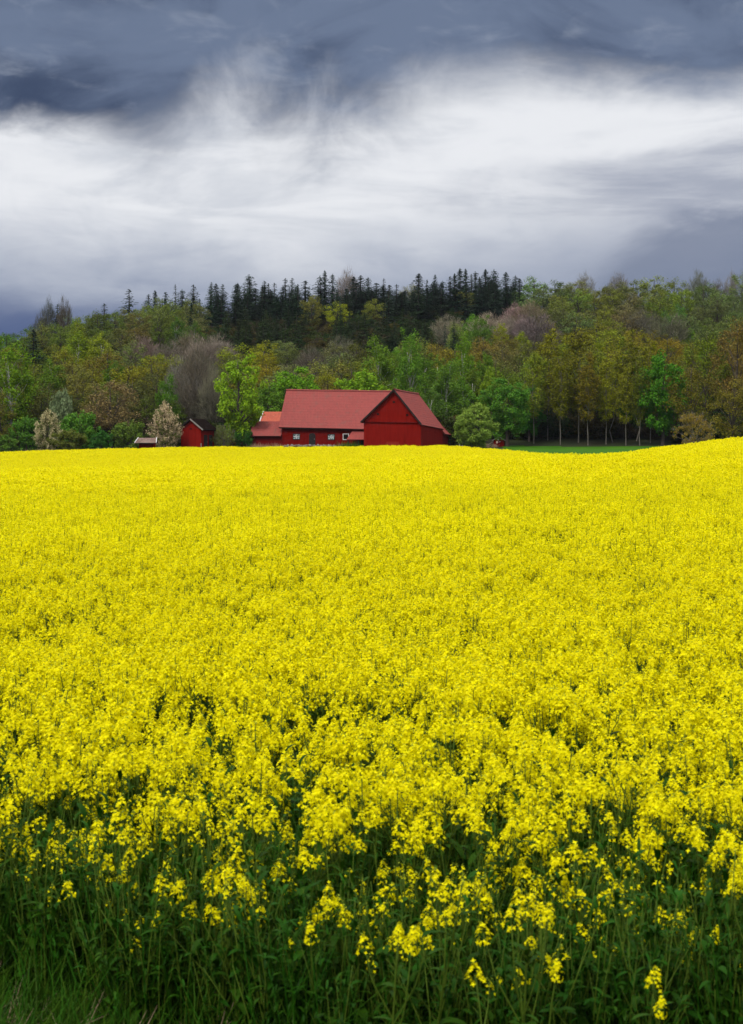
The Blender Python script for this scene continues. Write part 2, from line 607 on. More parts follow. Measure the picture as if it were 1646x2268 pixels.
def leaf_crown(rng, cl, rad, per, size, upb=.5, flat=.75, drop=0.0):
    n = len(cl) * per
    c = np.repeat(cl, per, 0)
    rr = np.repeat(rad * rng.uniform(.6, 1.3, len(cl)), per)
    d = unit(rng.normal(size=(n, 3)))
    q = d * (rng.uniform(size=n) ** .45)[:, None] * rr[:, None]
    q[:, 2] *= flat
    if drop:
        q[:, 2] -= drop * rng.uniform(size=n) * rr
    nr = unit(d * .8 + rng.normal(size=(n, 3)) * .6 + np.array([0, 0, upb]))
    return rhombs(c + q, nr, size * rng.uniform(.65, 1.3, n), .62, rng)


def limbs(mb, rng, h, r0, cl, n, start=.25, top=.92, lean=.0, seg=7):
    """tapered trunk with limbs running out to clumps of the crown"""
    tx, ty = rng.normal(0, lean, 2)
    tp = [Vector((tx * (i / seg) ** 2 * h + rng.normal(0, .01) * h * (0 < i), ty * (i / seg) ** 2 * h, h * top * i / seg)) for i in range(seg + 1)]
    mb.tube(tp, [r0 * (1.25 if i == 0 else 1) * (1 - .88 * i / seg) + .01 for i in range(seg + 1)], 7)
    idx = rng.choice(len(cl), min(n, len(cl)), False)
    for i in idx:
        e = Vector(cl[i])
        z = min(max(e.z * rng.uniform(.45, .8), start * h), h * top * .95)
        f = z / (h * top)
        k = min(int(f * seg), seg - 1)
        s = tp[k].lerp(tp[k + 1], f * seg - k)
        m1 = s.lerp(e, .5) + Vector((rng.normal(0, .2), rng.normal(0, .2), .06 * (e - s).length))
        r = r0 * (1 - .8 * f) * .45 + .012
        mb.tube([s, m1, e], [r, r * .6, r * .15], 5)


KINDS = {}


def kind(name, variants):
    KINDS[name] = variants


def build_kinds():
    def tree(nm, seed, H, W, mk, bark, nl, r0, start=.25, lean=.01, top=.92, extra=None):
        rng = np.random.default_rng(seed)
        cl, (V, F, I), mats = mk(rng)
        mb = MB()
        limbs(mb, rng, H, r0, cl, nl, start, top, lean)
        return dict(H=H, W=W, crown=mesh_np(nm + '_crown', V, F, mats, I), trunk=mb.mesh(nm + '_trunk', M[bark], True))

    def maple(H, W, h0, k=110, per=115, s=.205, rad=1.15, p=1.0):
        def f(rng):
            cl = crown_points(rng, k, h0, H - .4, W * .9, p, .3, .4)
            return cl, cat([leaf_crown(rng, cl, rad, per, s, .8) + (0,)]), [M['leaf']]
        return f
    kind('maple', [tree('maple', s, 14, 11.5, maple(14, 11.5, 2.2), 'bark', 26, .38) for s in (1, 2, 3)])

    def birch(H, W, h0):
        def f(rng):
            cl = crown_points(rng, 120, h0, H - .3, W * .9, .8, .35, .3)
            return cl, cat([leaf_crown(rng, cl, .85, 90, .16, .2, 1.4, 1.2) + (0,)]), [M['leaf']]
        return f
    kind('birch', [tree('birch', s, 18, 7.5, birch(18, 7.5, 2.5), 'bark_birch', 26, .22, .2, .010, .80) for s in (11, 12)])

    def bud(H, W, h0, k=62, tw=14, p=1.0, s=.17, per=95, rad=1.35):
        def f(rng):
            cl = crown_points(rng, k, h0, H - .6, W * .85, p, .34, .5)
            a = np.repeat(cl, tw, 0) - np.array([0, 0, .3])
            d = unit(a - np.array([0, 0, H * .35])) + rng.normal(size=a.shape) * .45
            V, F = strips(a, a + unit(d) * rng.uniform(.7, 1.7, (len(a), 1)), .022, rng)
            return cl, cat([leaf_crown(rng, cl, rad, per, s, .5, .95) + (0,), (V, F, 1)]), [M['leaf'], M['bark']]
        return f
    kind('bud', [tree('bud', s, 17, 10, bud(17, 10, 2.5), 'bark', 34, .3, .22, .015) for s in (21, 22, 23)])
    kind('aspen', [tree('aspen', s, 20, 6, bud(20, 6, 4.8, 90, 11, .9, .15, 68, .95), 'bark_pale', 26, .085, .36, .005, .82) for s in (31, 32, 33)])

    def bare(H, W, h0):
        def f(rng):
            cl = crown_points(rng, 260, h0, H - .3, W * .95, 1.0, .25, .3)
            a = np.repeat(cl, 15, 0) + rng.normal(0, .35, (260 * 15, 3))
            d = unit(unit(a - np.array([0, 0, H * .22])) + rng.normal(size=a.shape) * .4)
            V, F = strips(a, a + d * rng.uniform(.8, 1.9, (len(a), 1)), .028, rng)
            lv = leaf_crown(rng, cl[::2], .9, 10, .11, .4)
            return cl, cat([(V, F, 0), lv + (0,)]), [M['twig']]
        return f
    kind('bare', [tree('bare', s, 15, 9, bare(15, 9, 3), 'bark_pale', 60, .22, .2, .015) for s in (41, 42)])

    def spruce(H, W, seed, sparse=1.0, curv=.8):
        rng = np.random.default_rng(seed)
        pos, nr, al, sz = [], [], [], []
        for a in np.arange(int(H * 17 * sparse)):
            t = rng.uniform(0, 1) ** .92
            z = H * (.05 + .94 * t)
            L = W / 2 * (1 - t) ** curv + .05
            l = L * rng.uniform(.62, 1.12) * (.86 + .14 * math.sin(t * 31 + seed))
            a = rng.uniform(0, 6.28)
            m = max(2, int(l / .36))
            for j in range(m):
                s = (j + .6) / m
                x = l * s
                pz = z - .40 * x * (1.15 - .5 * s) + rng.normal(0, .12)
                for sd in (-1, 0, 1):
                    off = sd * (.14 + .22 * (1 - s)) * l * .45
                    pos.append((math.cos(a) * x - math.sin(a) * off, math.sin(a) * x + math.cos(a) * off, pz - abs(sd) * .1))
                    nr.append((math.cos(a) * .5 + rng.normal(0, .45), math.sin(a) * .5 + rng.normal(0, .45), 1))
                    al.append((math.cos(a) - sd * math.sin(a) * .6, math.sin(a) + sd * math.cos(a) * .6, -.35))
                    sz.append(rng.uniform(.22, .42) * (.4 + .6 * (1 - t)))
        V, F = rhombs(np.array(pos), unit(np.array(nr)), np.array(sz), .5, rng, np.array(al))
        mb = MB()
        mb.tube([(0, 0, 0), (0, 0, H * .5), (0, 0, H * .99)], [.26, .14, .02], 6)
        return dict(H=H, W=W, crown=mesh_np('spruce_crown', V, F, [M['needle']]), trunk=mb.mesh('spruce_trunk', M['bark'], True))
    kind('spruce', [spruce(20, 6.2, 51, 1.1, .52), spruce(20, 5.6, 52, 1.0, .6), spruce(20, 6.6, 53, 1.1, .48), spruce(20, 6.5, 54, .6, .66)])

    def bush(H, W, k, per, s, rad, h0=.25, inner=.45, p=.75):
        def f(rng):
            cl = crown_points(rng, k, h0, H - .1, W * .92, p, .22 if inner < .5 else .07, inner)
            return cl, cat([leaf_crown(rng, cl, rad, per, s, .6) + (0,)]), [M['leaf']]
        return f
    kind('bush', [tree('bush', s, 4.5, 5.5, bush(4.5, 5.5, 80, 70, .14, .55), 'bark', 16, .1, .05) for s in (61, 62, 63)])
    kind('willow', [tree('willow', 71, 7, 7, bush(7, 7, 150, 110, .115, .6, .4, .55, .8), 'bark', 24, .22, .06)])

    def spiky(H, W):
        def f(rng):
            cl = crown_points(rng, 190, .4, H - .3, W * .85, .62, .2, .45, .35)
            d = unit(unit(cl - np.array([0, 0, H * .25])) + np.array([0, 0, .35]))
            n = 34
            c, dd = np.repeat(cl, n, 0), np.repeat(d, n, 0)
            t = rng.uniform(-.3, .9, len(c))[:, None]
            pos = c + dd * t * .85 + rng.normal(0, .11, c.shape)
            V, F = rhombs(pos, unit(rng.normal(size=pos.shape) + np.array([0, 0, .6])), .1 * rng.uniform(.6, 1.3, len(pos)), .7, rng)
            lv = leaf_crown(rng, cl[::2], .5, 22, .13, .5)
            return cl, cat([(V, F, 0), lv + (1,)]), [M['leaf'], M['leafgreen']]
        return f
    M['leafgreen'] = leafy('leaf_under_blossom', (.13, .16, .035, 1), .3)
    kind('blossom', [tree('blossom', s, 6.5, 5.6, spiky(6.5, 5.6), 'bark', 18, .13, .08) for s in (81, 82)])

    def shrub_open(rng):
        cl = crown_points(rng, 90, .6, 4.9, 6, .7, .2, .4)
        a = np.repeat(cl, 10, 0)
        d = unit(unit(a - np.array([0, 0, .2])) + rng.normal(size=a.shape) * .3)
        V, F = strips(a, a + d * rng.uniform(.3, .8, (len(a), 1)), .014, rng)
        return cl, cat([leaf_crown(rng, cl, .5, 45, .09, .4) + (0,), (V, F, 1)]), [M['leaf'], M['bark_pale']]
    kind('shrub', [tree('shrub', s, 5, 6.4, shrub_open, 'bark_pale', 40, .07, .03, .02, .5) for s in (91, 92)])


build_kinds()
rnd = random.Random(7)


def place(kd, name, px, top, Y, wpx, col, label, group=None, var=None, catg='tree', sink=.1, jit=.12):
    jv = 1 + rnd.uniform(-.28, .28) if group and kd != 'spruce' else 1
    v = KINDS[kd][rnd.randrange(len(KINDS[kd])) if var is None else var]
    x = (px - 823) / FPX * Y
    z = z1(x, Y) - sink
    h = max(P(px, top, Y).z - z, 1.0)
    w = wpx / FPX * Y
    root = empty(name, (x, Y, z), rnd.uniform(0, 6.28), label=label, cat=catg, group=group)
    s = (w / v['W'], w / v['W'], h / v['H'])
    c = [max(.004, q * jv * (1 + rnd.uniform(-jit, jit))) for q in col]
    if kd in ('bud', 'aspen', 'birch'):
        c = [c[0] * 1.04, c[1] * 1.16, c[2] * .75]
    for part in ('trunk', 'crown'):
        o = link(part, v[part], root)
        o.scale = s
        o.color = (*c, 1)
    return root


FRESH, GREEN, DEEP, BIRCH = (.23, .39, .014), (.085, .19, .016), (.04, .125, .018), (.125, .20, .022)
OLIVE, GOLD, BROWN, DKOLIVE = (.185, .185, .020), (.265, .225, .012), (.165, .135, .030), (.125, .112, .014)
PINK, GREY, SPR, WILLOW = (.20, .16, .12), (.118, .110, .074), (.032, .062, .032), (.20, .30, .045)
CREAM, SILVER, ROSE = (.46, .45, .24), (.20, .25, .10), (.27, .19, .095)
SOFTG = (.17, .20, .05)

ORD = ['first', 'second', 'third', 'fourth', 'fifth', 'sixth', 'seventh', 'eighth', 'ninth', 'tenth', 'eleventh', 'twelfth']


def nth(i):
    return ORD[i] if i < len(ORD) else '%d%s' % (i + 1, {1: 'st', 2: 'nd', 3: 'rd'}.get((i + 1) % 10, 'th') if (i + 1) % 100 // 10 != 1 else 'th')


def row_of(kd, name, rows, what, group, catg='tree'):
    """a run of look-alike trees counted from the left edge of the photo: (px, top, Y, width, colour[, variant])"""
    for i, r in enumerate(sorted(rows)):
        place(kd, name, *r[:5], label=f'{what}, {nth(i)} from the left', group=group, var=r[5] if len(r) > 5 else None, catg=catg)


# --- trees and bushes along the far edge of the field, each singled out
one = place
one('bush', 'bush', 8, 963, 232, 78, GREEN, 'low round green bush at the left edge of the field', catg='bush')
one('birch', 'birch_tree', 26, 757, 268, 120, (.15, .215, .015), 'tall yellow-green birch at the left edge above the round bush')
one('bud', 'oak_tree', 2, 868, 258, 85, BROWN, 'brownish budding oak low at the left edge, below the birch')
one('bush', 'bush', 60, 918, 252, 70, GREEN, 'dark green bush between the round bush and the cream blossom', catg='bush')
one('blossom', 'blossoming_tree', 107, 914, 240, 72, (.52, .42, .25), 'cream blossoming small tree left of the bright green bush')
one('bush', 'willow_bush', 140, 862, 258, 66, SILVER, 'silvery grey-green rounded willow above the cream blossom', catg='bush')
one('bush', 'bush', 178, 905, 246, 86, (.09, .24, .022), 'bright green bush right of the cream blossoming tree', catg='bush')
one('bush', 'bush', 152, 948, 236, 80, (.13, .15, .02), 'low olive bush at the foot of the cream blossom', catg='bush')
one('bush', 'bush', 225, 952, 240, 56, DEEP, 'dark low bush between bright green bush and tiny roofed shed', catg='bush')
one('bud', 'budding_tree', 246, 828, 262, 132, (.21, .155, .08), 'rosy-brown tree coming into leaf above the tiny shed')
one('bud', 'budding_tree', 215, 850, 268, 90, BROWN, 'brown budding tree behind the left side of the rosy tree')
one('bush', 'bush', 288, 928, 243, 80, (.115, .17, .025), 'rounded green bush just left behind the tiny shed', catg='bush')
one('blossom', 'blossoming_tree', 366, 897, 241, 76, CREAM, 'white blossoming cone-shaped tree between the two small sheds')
one('birch', 'birch_tree', 372, 832, 272, 64, (.10, .19, .02), 'green birch standing behind the white blossoming tree')
one('bare', 'bare_tree', 437, 768, 275, 88, GREY, 'tall leafless grey tree behind the small red outbuilding')
one('bare', 'bare_tree', 398, 800, 280, 80, (.19, .165, .13), 'leafless grey-brown tree left of the tallest bare tree')
one('bare', 'bare_tree', 472, 815, 270, 60, (.18, .16, .12), 'leafless thin tree between outbuilding and big maple')
one('maple', 'maple_tree', 529, 778, 252, 122, FRESH, 'tall bright green maple with dark trunk left of the barn', var=0)
one('shrub', 'bush', 493, 940, 247, 60, (.16, .19, .04), 'light green shrub at the foot of the big maple', catg='bush')
one('bush', 'bush', 540, 950, 250, 48, DEEP, 'dark shrub between big maple and barn annexe', catg='bush')
one('maple', 'maple_tree', 598, 850, 272, 78, (.11, .22, .015), 'green maple squeezed between big maple and barn roof', var=2)
one('maple', 'maple_tree', 652, 806, 277, 122, (.15, .33, .012), 'bright round maple behind the left end of the barn ridge', var=1)
one('maple', 'maple_tree', 806, 815, 275, 146, (.18, .38, .012), 'brightest dome-shaped maple rising behind the barn ridge', var=2)
one('bud', 'budding_tree', 726, 812, 288, 70, GOLD, 'golden budding tree between the two maples behind the barn')
one('birch', 'birch_tree', 836, 748, 300, 96, (.12, .20, .02), 'green birch behind the brightest maple')
one('birch', 'birch_tree', 908, 734, 286, 82, (.10, .185, .022), 'tallest green birch above the gable peak')
one('birch', 'birch_tree', 990, 802, 278, 92, (.115, .195, .03), 'drooping green birch right of the gable roof')
one('birch', 'birch_tree', 1027, 738, 296, 62, (.14, .24, .02), 'slender bright birch with white stem above the round willow')
one('birch', 'birch_tree', 955, 860, 268, 74, (.085, .15, .025), 'dark green birch close behind the gable roof')
one('maple', 'linden_tree', 1075, 776, 292, 56, (.095, .185, .015), 'narrow green tree right of the slender bright birch')
one('maple', 'maple_tree', 1090, 806, 284, 62, (.17, .27, .015), 'yellow-green tree behind the bright linden')
one('willow', 'willow_bush', 1053, 891, 236, 104, WILLOW, 'round pale green willow right of the barn', catg='bush')
one('maple', 'linden_tree', 1124, 832, 262, 124, (.085, .225, .016), 'wide fresh green linden behind the small red hut', var=1)
one('maple', 'linden_tree', 1172, 850, 272, 74, (.055, .17, .016), 'deep green linden between hut and aspen trunks')
one('maple', 'maple_tree', 1468, 772, 262, 122, (.060, .185, .010), 'vivid green maple at the right end of the aspen row', var=0)
one('maple', 'maple_tree', 1395, 800, 275, 60, (.055, .165, .010), 'narrow vivid green tree between the aspen trunks')
one('bud', 'budding_tree', 1562, 722, 280, 118, (.135, .15, .012), 'tall green-olive tree right of the vivid green maple')
one('bud', 'oak_tree', 1630, 706, 276, 130, (.17, .105, .03), 'rust-brown tall oak at the right edge of the photo')
one('bud', 'oak_tree', 1530, 800, 258, 112, DKOLIVE, 'dark olive oak behind the low olive shrub')
one('bud', 'oak_tree', 1622, 838, 200, 120, (.15, .12, .02), 'olive tree with slanting pale stem at the right edge')
one('shrub', 'shrub', 1537, 913, 178, 98, (.24, .19, .03), 'low olive shrub behind the yellow crest at right', catg='bush')

# --- aspens with pale stems at the edge of the wood on the right
asp = []
for i, (px, top, w, Y) in enumerate([(1182, 770, 66, 268), (1213, 722, 84, 274), (1241, 760, 60, 266), (1256, 742, 70, 280), (1281, 716, 88, 270), (1302, 775, 60, 264),
                                     (1322, 742, 72, 276), (1342, 790, 55, 266), (1357, 748, 72, 270), (1378, 740, 70, 282), (1386, 800, 50, 263), (1409, 730, 78, 272),
                                     (1417, 790, 52, 262), (1440, 752, 66, 268), (1494, 790, 60, 272)]):
    asp.append((px, top, Y, w, (.215, .185, .012) if i % 3 else (.17, .175, .016)))
row_of('aspen', 'aspen_tree', asp, 'olive-gold aspen with pale stem behind the green meadow', 'aspens at the edge of the meadow')

# --- the wood up the slope: what grows where, sampled over the photo (px, row of the crown, kind, colour)
SG, GG, YG = (.17, .20, .05), (.15, .165, .065), (.20, .23, .02)
WOOD = [
    (20, 712, 'bud', (.11, .19, .025)), (60, 722, 'bud', (.10, .175, .02)), (105, 690, 'bud', SG), (135, 688, 'bud', (.13, .17, .03)), (175, 690, 'bud', (.15, .185, .025)), (195, 725, 'birch', YG), (245, 700, 'bud', (.13, .15, .03)),
    (290, 700, 'bud', (.17, .155, .05)), (340, 675, 'bud', SG), (375, 690, 'bud', (.12, .155, .025)), (330, 722, 'bud', (.075, .115, .015)), (400, 735, 'bare', GREY), (420, 722, 'birch', (.10, .19, .035)), (330, 755, 'bare', PINK), (280, 760, 'bud', GG),
    (250, 775, 'bud', BROWN), (150, 765, 'bud', OLIVE), (60, 780, 'bud', (.16, .16, .02)), (110, 775, 'birch', (.12, .19, .02)), (165, 800, 'bud', (.14, .13, .03)), (205, 795, 'bud', GOLD), (245, 795, 'birch', (.11, .16, .012)), (320, 790, 'bud', (.23, .21, .015)),
    (380, 795, 'bud', OLIVE), (300, 825, 'bud', (.12, .12, .04)), (390, 845, 'bare', GREY), (350, 850, 'bud', (.10, .135, .02)), (150, 850, 'bud', (.10, .11, .025)), (90, 850, 'bud', (.11, .10, .025)), (440, 775, 'bare', GREY), (475, 760, 'bare', (.20, .17, .13)), (505, 775, 'bud', GG), (480, 735, 'bud', SG),
    (450, 690, 'bud', (.15, .16, .06)), (490, 690, 'bud', (.12, .14, .03)), (560, 762, 'bud', (.29, .265, .012)), (600, 775, 'bud', (.24, .21, .014)), (520, 745, 'bare', PINK), (640, 780, 'bud', GG), (690, 775, 'bare', GREY), (700, 800, 'bud', (.18, .17, .05)), (740, 775, 'bud', GG), (775, 790, 'bud', OLIVE),
    (840, 742, 'bud', (.23, .17, .018)), (800, 770, 'bud', (.16, .165, .03)), (875, 765, 'birch', (.11, .18, .02)), (930, 748, 'bud', (.15, .17, .04)), (955, 742, 'bud', (.21, .17, .03)), (1000, 765, 'bud', (.21, .155, .02)), (1012, 718, 'birch', (.21, .22, .07)), (1060, 720, 'bare', PINK), (1105, 692, 'bare', (.28, .21, .175)),
    (1150, 705, 'bare', (.27, .20, .165)), (1142, 725, 'birch', (.21, .23, .015)), (1072, 712, 'birch', (.10, .19, .02)), (1185, 692, 'bare', PINK), (1080, 748, 'bud', (.19, .15, .03)), (1130, 762, 'bud', (.17, .15, .05)), (1165, 785, 'bud', (.13, .165, .016)), (985, 700, 'bare', (.25, .21, .14)), (720, 740, 'bare', GREY), (770, 735, 'bare', GREY),
    (1185, 640, 'bud', (.13, .18, .06)), (1232, 680, 'bud', GG), (1262, 655, 'bud', (.15, .175, .04)), (1300, 660, 'bud', (.20, .195, .03)), (1340, 672, 'bud', (.18, .18, .03)), (1390, 662, 'bud', (.19, .165, .075)), (1430, 648, 'bud', (.17, .185, .03)), (1480, 640, 'bud', (.15, .19, .02)), (1500, 672, 'birch', (.09, .17, .04)),
    (1540, 690, 'bud', GG), (1590, 672, 'bud', (.14, .165, .06)), (1630, 650, 'bud', (.14, .17, .065)), (1560, 722, 'bud', (.12, .155, .04)), (1250, 725, 'bud', (.22, .20, .014)), (1320, 742, 'bud', (.20, .19, .016)), (1400, 742, 'bud', (.22, .19, .016)), (1470, 742, 'bud', (.22, .175, .015)), (1540, 752, 'birch', (.11, .18, .012)),
    (1620, 742, 'bud', (.18, .125, .03)), (1600, 800, 'bud', (.14, .10, .02)), (1530, 830, 'bud', DKOLIVE), (1440, 702, 'bare', GREY), (1230, 800, 'bud', (.13, .135, .016)), (1330, 820, 'bud', (.12, .125, .016)), (1440, 820, 'bud', (.10, .12, .016)), (1500, 770, 'bud', (.16, .15, .015)), (960, 800, 'birch', (.10, .16, .02)), (1060, 810, 'birch', (.11, .18, .02))]
NAMES = {'bud': ('budding_tree', 'tree coming into leaf'), 'birch': ('birch_tree', 'fresh green birch'), 'bare': ('bare_tree', 'leafless grey tree')}
ra = np.array([(a, b) for a, b, *_ in WOOD], float)
rw = random.Random(23)
plan = {}
for Y, zone in ((276, 'lower'), (289, 'lower'), (302, 'lower'), (316, 'middle'), (331, 'middle'), (347, 'middle'), (365, 'middle'), (386, 'upper'), (412, 'upper'), (440, 'upper'), (470, 'upper')):
    px = -30 + rw.uniform(0, 25)
    while px < 1680:
        yy = Y + rw.uniform(-6, 6)
        h = rw.uniform(8.5, 12.5) if Y > 280 else rw.uniform(8, 11)
        x = (px - 823) / FPX * yy
        zt = z1(x, yy) + h
        row = 970 - (zt - CAM_Z) / yy * FPX
        step = rw.uniform(40, 66) * (300 / yy) ** .8
        bound = np.interp(px, [380, 430, 500, 940, 990, 1130, 1160], [600, 650, 748, 748, 692, 680, 600])
        skip = row < bound - 4 or (Y < 280 and (560 < px < 880 or px > 1165)) or (Y > 470 and px < 330) or (Y > 415 and px < 130)
        if not skip:
            d = ((ra - np.array([px + rw.uniform(-14, 14), row + rw.uniform(-8, 8)])) * np.array([1, 1.5])) ** 2
            a, b, kd, col = WOOD[int(d.sum(1).argmin())]
            w = h * rw.uniform(.66, .92) / yy * FPX
            plan.setdefault((kd, zone), []).append((px, row, yy, w * (.72 if kd == 'birch' else 1), col))
        px += step
for (kd, zone), rows in plan.items():
    row_of(kd, NAMES[kd][0], rows, f'{NAMES[kd][1]} on the {zone} slope', f'{kd} trees on the {zone} slope')
row_of('bare', 'bare_tree', [(112, 666, 400, 36, (.10, .10, .07)), (146, 662, 398, 34, (.10, .10, .07)), (96, 690, 390, 34, (.10, .10, .07)), (770, 604, 505, 66, (.20, .18, .14)), (1293, 608, 500, 48, (.17, .15, .13)), (1366, 608, 505, 56, (.17, .15, .14)),
                             (1542, 604, 500, 52, (.14, .15, .10)), (1587, 622, 500, 44, (.15, .14, .12)), (1616, 606, 500, 34, (.17, .15, .13)), (908, 634, 492, 60, (.18, .17, .10))],
       'leafless tree showing against the sky', 'leafless trees on the skyline')
row_of('bud', 'budding_tree', [(1182, 612, 486, 84, (.13, .18, .06)), (1250, 634, 486, 70, (.15, .16, .05)), (1275, 622, 486, 80, (.18, .17, .05)), (1335, 634, 488, 70, OLIVE), (1400, 620, 488, 70, (.17, .18, .03)), (1445, 611, 490, 90, (.18, .19, .03)),
                               (1490, 615, 486, 80, (.19, .20, .02)), (1562, 626, 486, 70, (.15, .17, .05)), (1640, 598, 486, 66, (.14, .18, .06)), (690, 652, 432, 66, (.24, .21, .05)), (748, 668, 424, 64, (.34, .31, .012)), (832, 662, 440, 56, (.22, .21, .04)), (1030, 640, 470, 60, (.18, .19, .03))],
       'olive crowned tree high on the ridge', 'broadleaf trees on the ridge')

rs = random.Random(11)
# --- spruces: skyline, stand below it, young ones at its foot
sky_sp = [(77, 727, 330, 36), (131, 664, 402, 24), (234, 668, 402, 32), (289, 640, 440, 38, 3), (332, 646, 452, 22), (346, 645, 455, 26), (370, 648, 452, 22), (391, 623, 470, 24), (406, 632, 468, 24), (431, 624, 474, 24), (471, 625, 476, 30, 3),
          (495, 625, 472, 30), (529, 628, 480, 24), (554, 612, 482, 40), (596, 624, 484, 24), (609, 622, 486, 26), (633, 612, 488, 30), (648, 612, 486, 26), (677, 611, 490, 40), (710, 604, 492, 30), (720, 598, 494, 26), (737, 606, 490, 30),
          (799, 603, 496, 34), (815, 607, 495, 30), (834, 617, 492, 30), (850, 619, 494, 24), (863, 622, 492, 26), (876, 636, 488, 24), (927, 608, 498, 34), (945, 612, 500, 26), (963, 610, 502, 20), (996, 602, 500, 30), (1018, 596, 502, 34),
          (1030, 597, 500, 28), (1043, 599, 500, 26), (1052, 598, 502, 28), (1074, 597, 502, 28), (1093, 599, 500, 28), (1119, 604, 498, 30), (1140, 611, 496, 28), (1226, 640, 488, 24), (1238, 638, 490, 22), (1160, 652, 470, 26), (656, 628, 486, 30), (784, 614, 492, 26), (1006, 606, 498, 26), (980, 616, 498, 26)]
row_of('spruce', 'spruce_tree', [(p, t + rs.uniform(-4, 9), Y, w * rs.uniform(2.3, 3.8), SPR) + tuple(v) for p, t, Y, w, *v in sky_sp], 'dark spruce with its tip against the sky', 'spruces on the skyline')
stand = [(426, 670, 405, 26), (424, 702, 372, 28), (444, 660, 440, 28), (492, 652, 445, 34), (523, 668, 430, 34), (1098, 640, 470, 30), (1130, 636, 474, 30), (1210, 660, 440, 24), (1005, 708, 345, 20), (985, 715, 342, 18)]
for i in range(46):
    px = rs.uniform(455, 1150)
    if 668 < px < 705 or 735 < px < 765 or 1005 < px < 1030:
        continue
    stand.append((px, 648 + rs.uniform(-24, 26) - (12 if px > 980 else 0), 448 + rs.uniform(-14, 16), rs.uniform(26, 40)))
for i in range(44):
    px = rs.uniform(465, 1150)
    stand.append((px, 634 + rs.uniform(-14, 22) - (14 if px > 980 else 0), 472 + rs.uniform(-6, 8), rs.uniform(22, 50)))
row_of('spruce', 'spruce_tree', [(p, t, Y, w * 2.2, (.026, .052, .024)) for p, t, Y, w in stand], 'dark spruce in the stand below the skyline', 'spruces in the stand below the skyline')
young = [(490 + i * 14 + rs.uniform(-6, 6), 712 + rs.uniform(-16, 22), 366 + rs.uniform(-8, 10), rs.uniform(20, 30)) for i in range(33) if not 12 < i < 18]
young += [(755, 732, 350, 34), (733, 736, 348, 22), (775, 736, 352, 26), (600, 722, 370, 26), (585, 730, 366, 26), (625, 726, 368, 24)]
for i in range(36):
    px = 500 + i * 13.0 + rs.uniform(-6, 6)
    if 690 < px < 745:
        continue
    young.append((px, 690 + rs.uniform(-14, 22), 402 + rs.uniform(-18, 16), rs.uniform(20, 30)))
row_of('spruce', 'spruce_tree', [(p, t, Y, w * 1.9, (.034, .056, .016)) for p, t, Y, w in young], 'young dark spruce low in the spruce stand', 'young spruces at the foot of the stand')

# ------------------------------------------------------------------ instanced masses (kind stuff)
def scatter(name, protos, pos, rot, scl, idx, **kw):
    """one object: points carrying instances of the given meshes"""
    col = bpy.data.collections.new(name + '_pieces')
    for i, me in enumerate(protos):
        col.objects.link(bpy.data.objects.new('%s_piece_%03d' % (name, i), me))
    me = bpy.data.meshes.new(name)
    n = len(pos)
    me.vertices.add(n)
    me.vertices.foreach_set('co', np.asarray(pos, np.float32).ravel())
    for an, ty, fld, dat in (('rot', 'FLOAT_VECTOR', 'vector', rot), ('scl', 'FLOAT', 'value', scl), ('idx', 'INT', 'value', idx)):
        a = me.attributes.new(an, ty, 'POINT')
        a.data.foreach_set(fld, np.asarray(dat, np.int32 if ty == 'INT' else np.float32).ravel())
    me.update()
    o = link(name, me)
    ng = bpy.data.node_groups.new(name, 'GeometryNodeTree')
    ng.interface.new_socket('Geometry', in_out='INPUT', socket_type='NodeSocketGeometry')
    ng.interface.new_socket('Geometry', in_out='OUTPUT', socket_type='NodeSocketGeometry')
    N, L = ng.nodes, ng.links
    gi, go = N.new('NodeGroupInput'), N.new('NodeGroupOutput')
    iop, ci = N.new('GeometryNodeInstanceOnPoints'), N.new('GeometryNodeCollectionInfo')
    ci.inputs[0].default_value = col
    ci.inputs['Separate Children'].default_value = True
    ci.inputs['Reset Children'].default_value = True
    iop.inputs['Pick Instance'].default_value = True
    att = {}
    for an, ty in (('rot', 'FLOAT_VECTOR'), ('scl', 'FLOAT'), ('idx', 'INT')):
        na = N.new('GeometryNodeInputNamedAttribute')
        na.data_type = ty
        na.inputs[0].default_value = an
        att[an] = na.outputs[0]
    L.new(gi.outputs[0], iop.inputs['Points'])
    L.new(ci.outputs[0], iop.inputs['Instance'])
    L.new(att['idx'], iop.inputs['Instance Index'])
    e2r = N.new('FunctionNodeEulerToRotation')
    L.new(att['rot'], e2r.inputs[0])
    L.new(e2r.outputs[0], iop.inputs['Rotation'])
    L.new(att['scl'], iop.inputs['Scale'])
    L.new(iop.outputs[0], go.inputs[0])
    md = o.modifiers.new('scatter', 'NODES')
    md.node_group = ng
    return tag(o, kind='stuff', **kw)


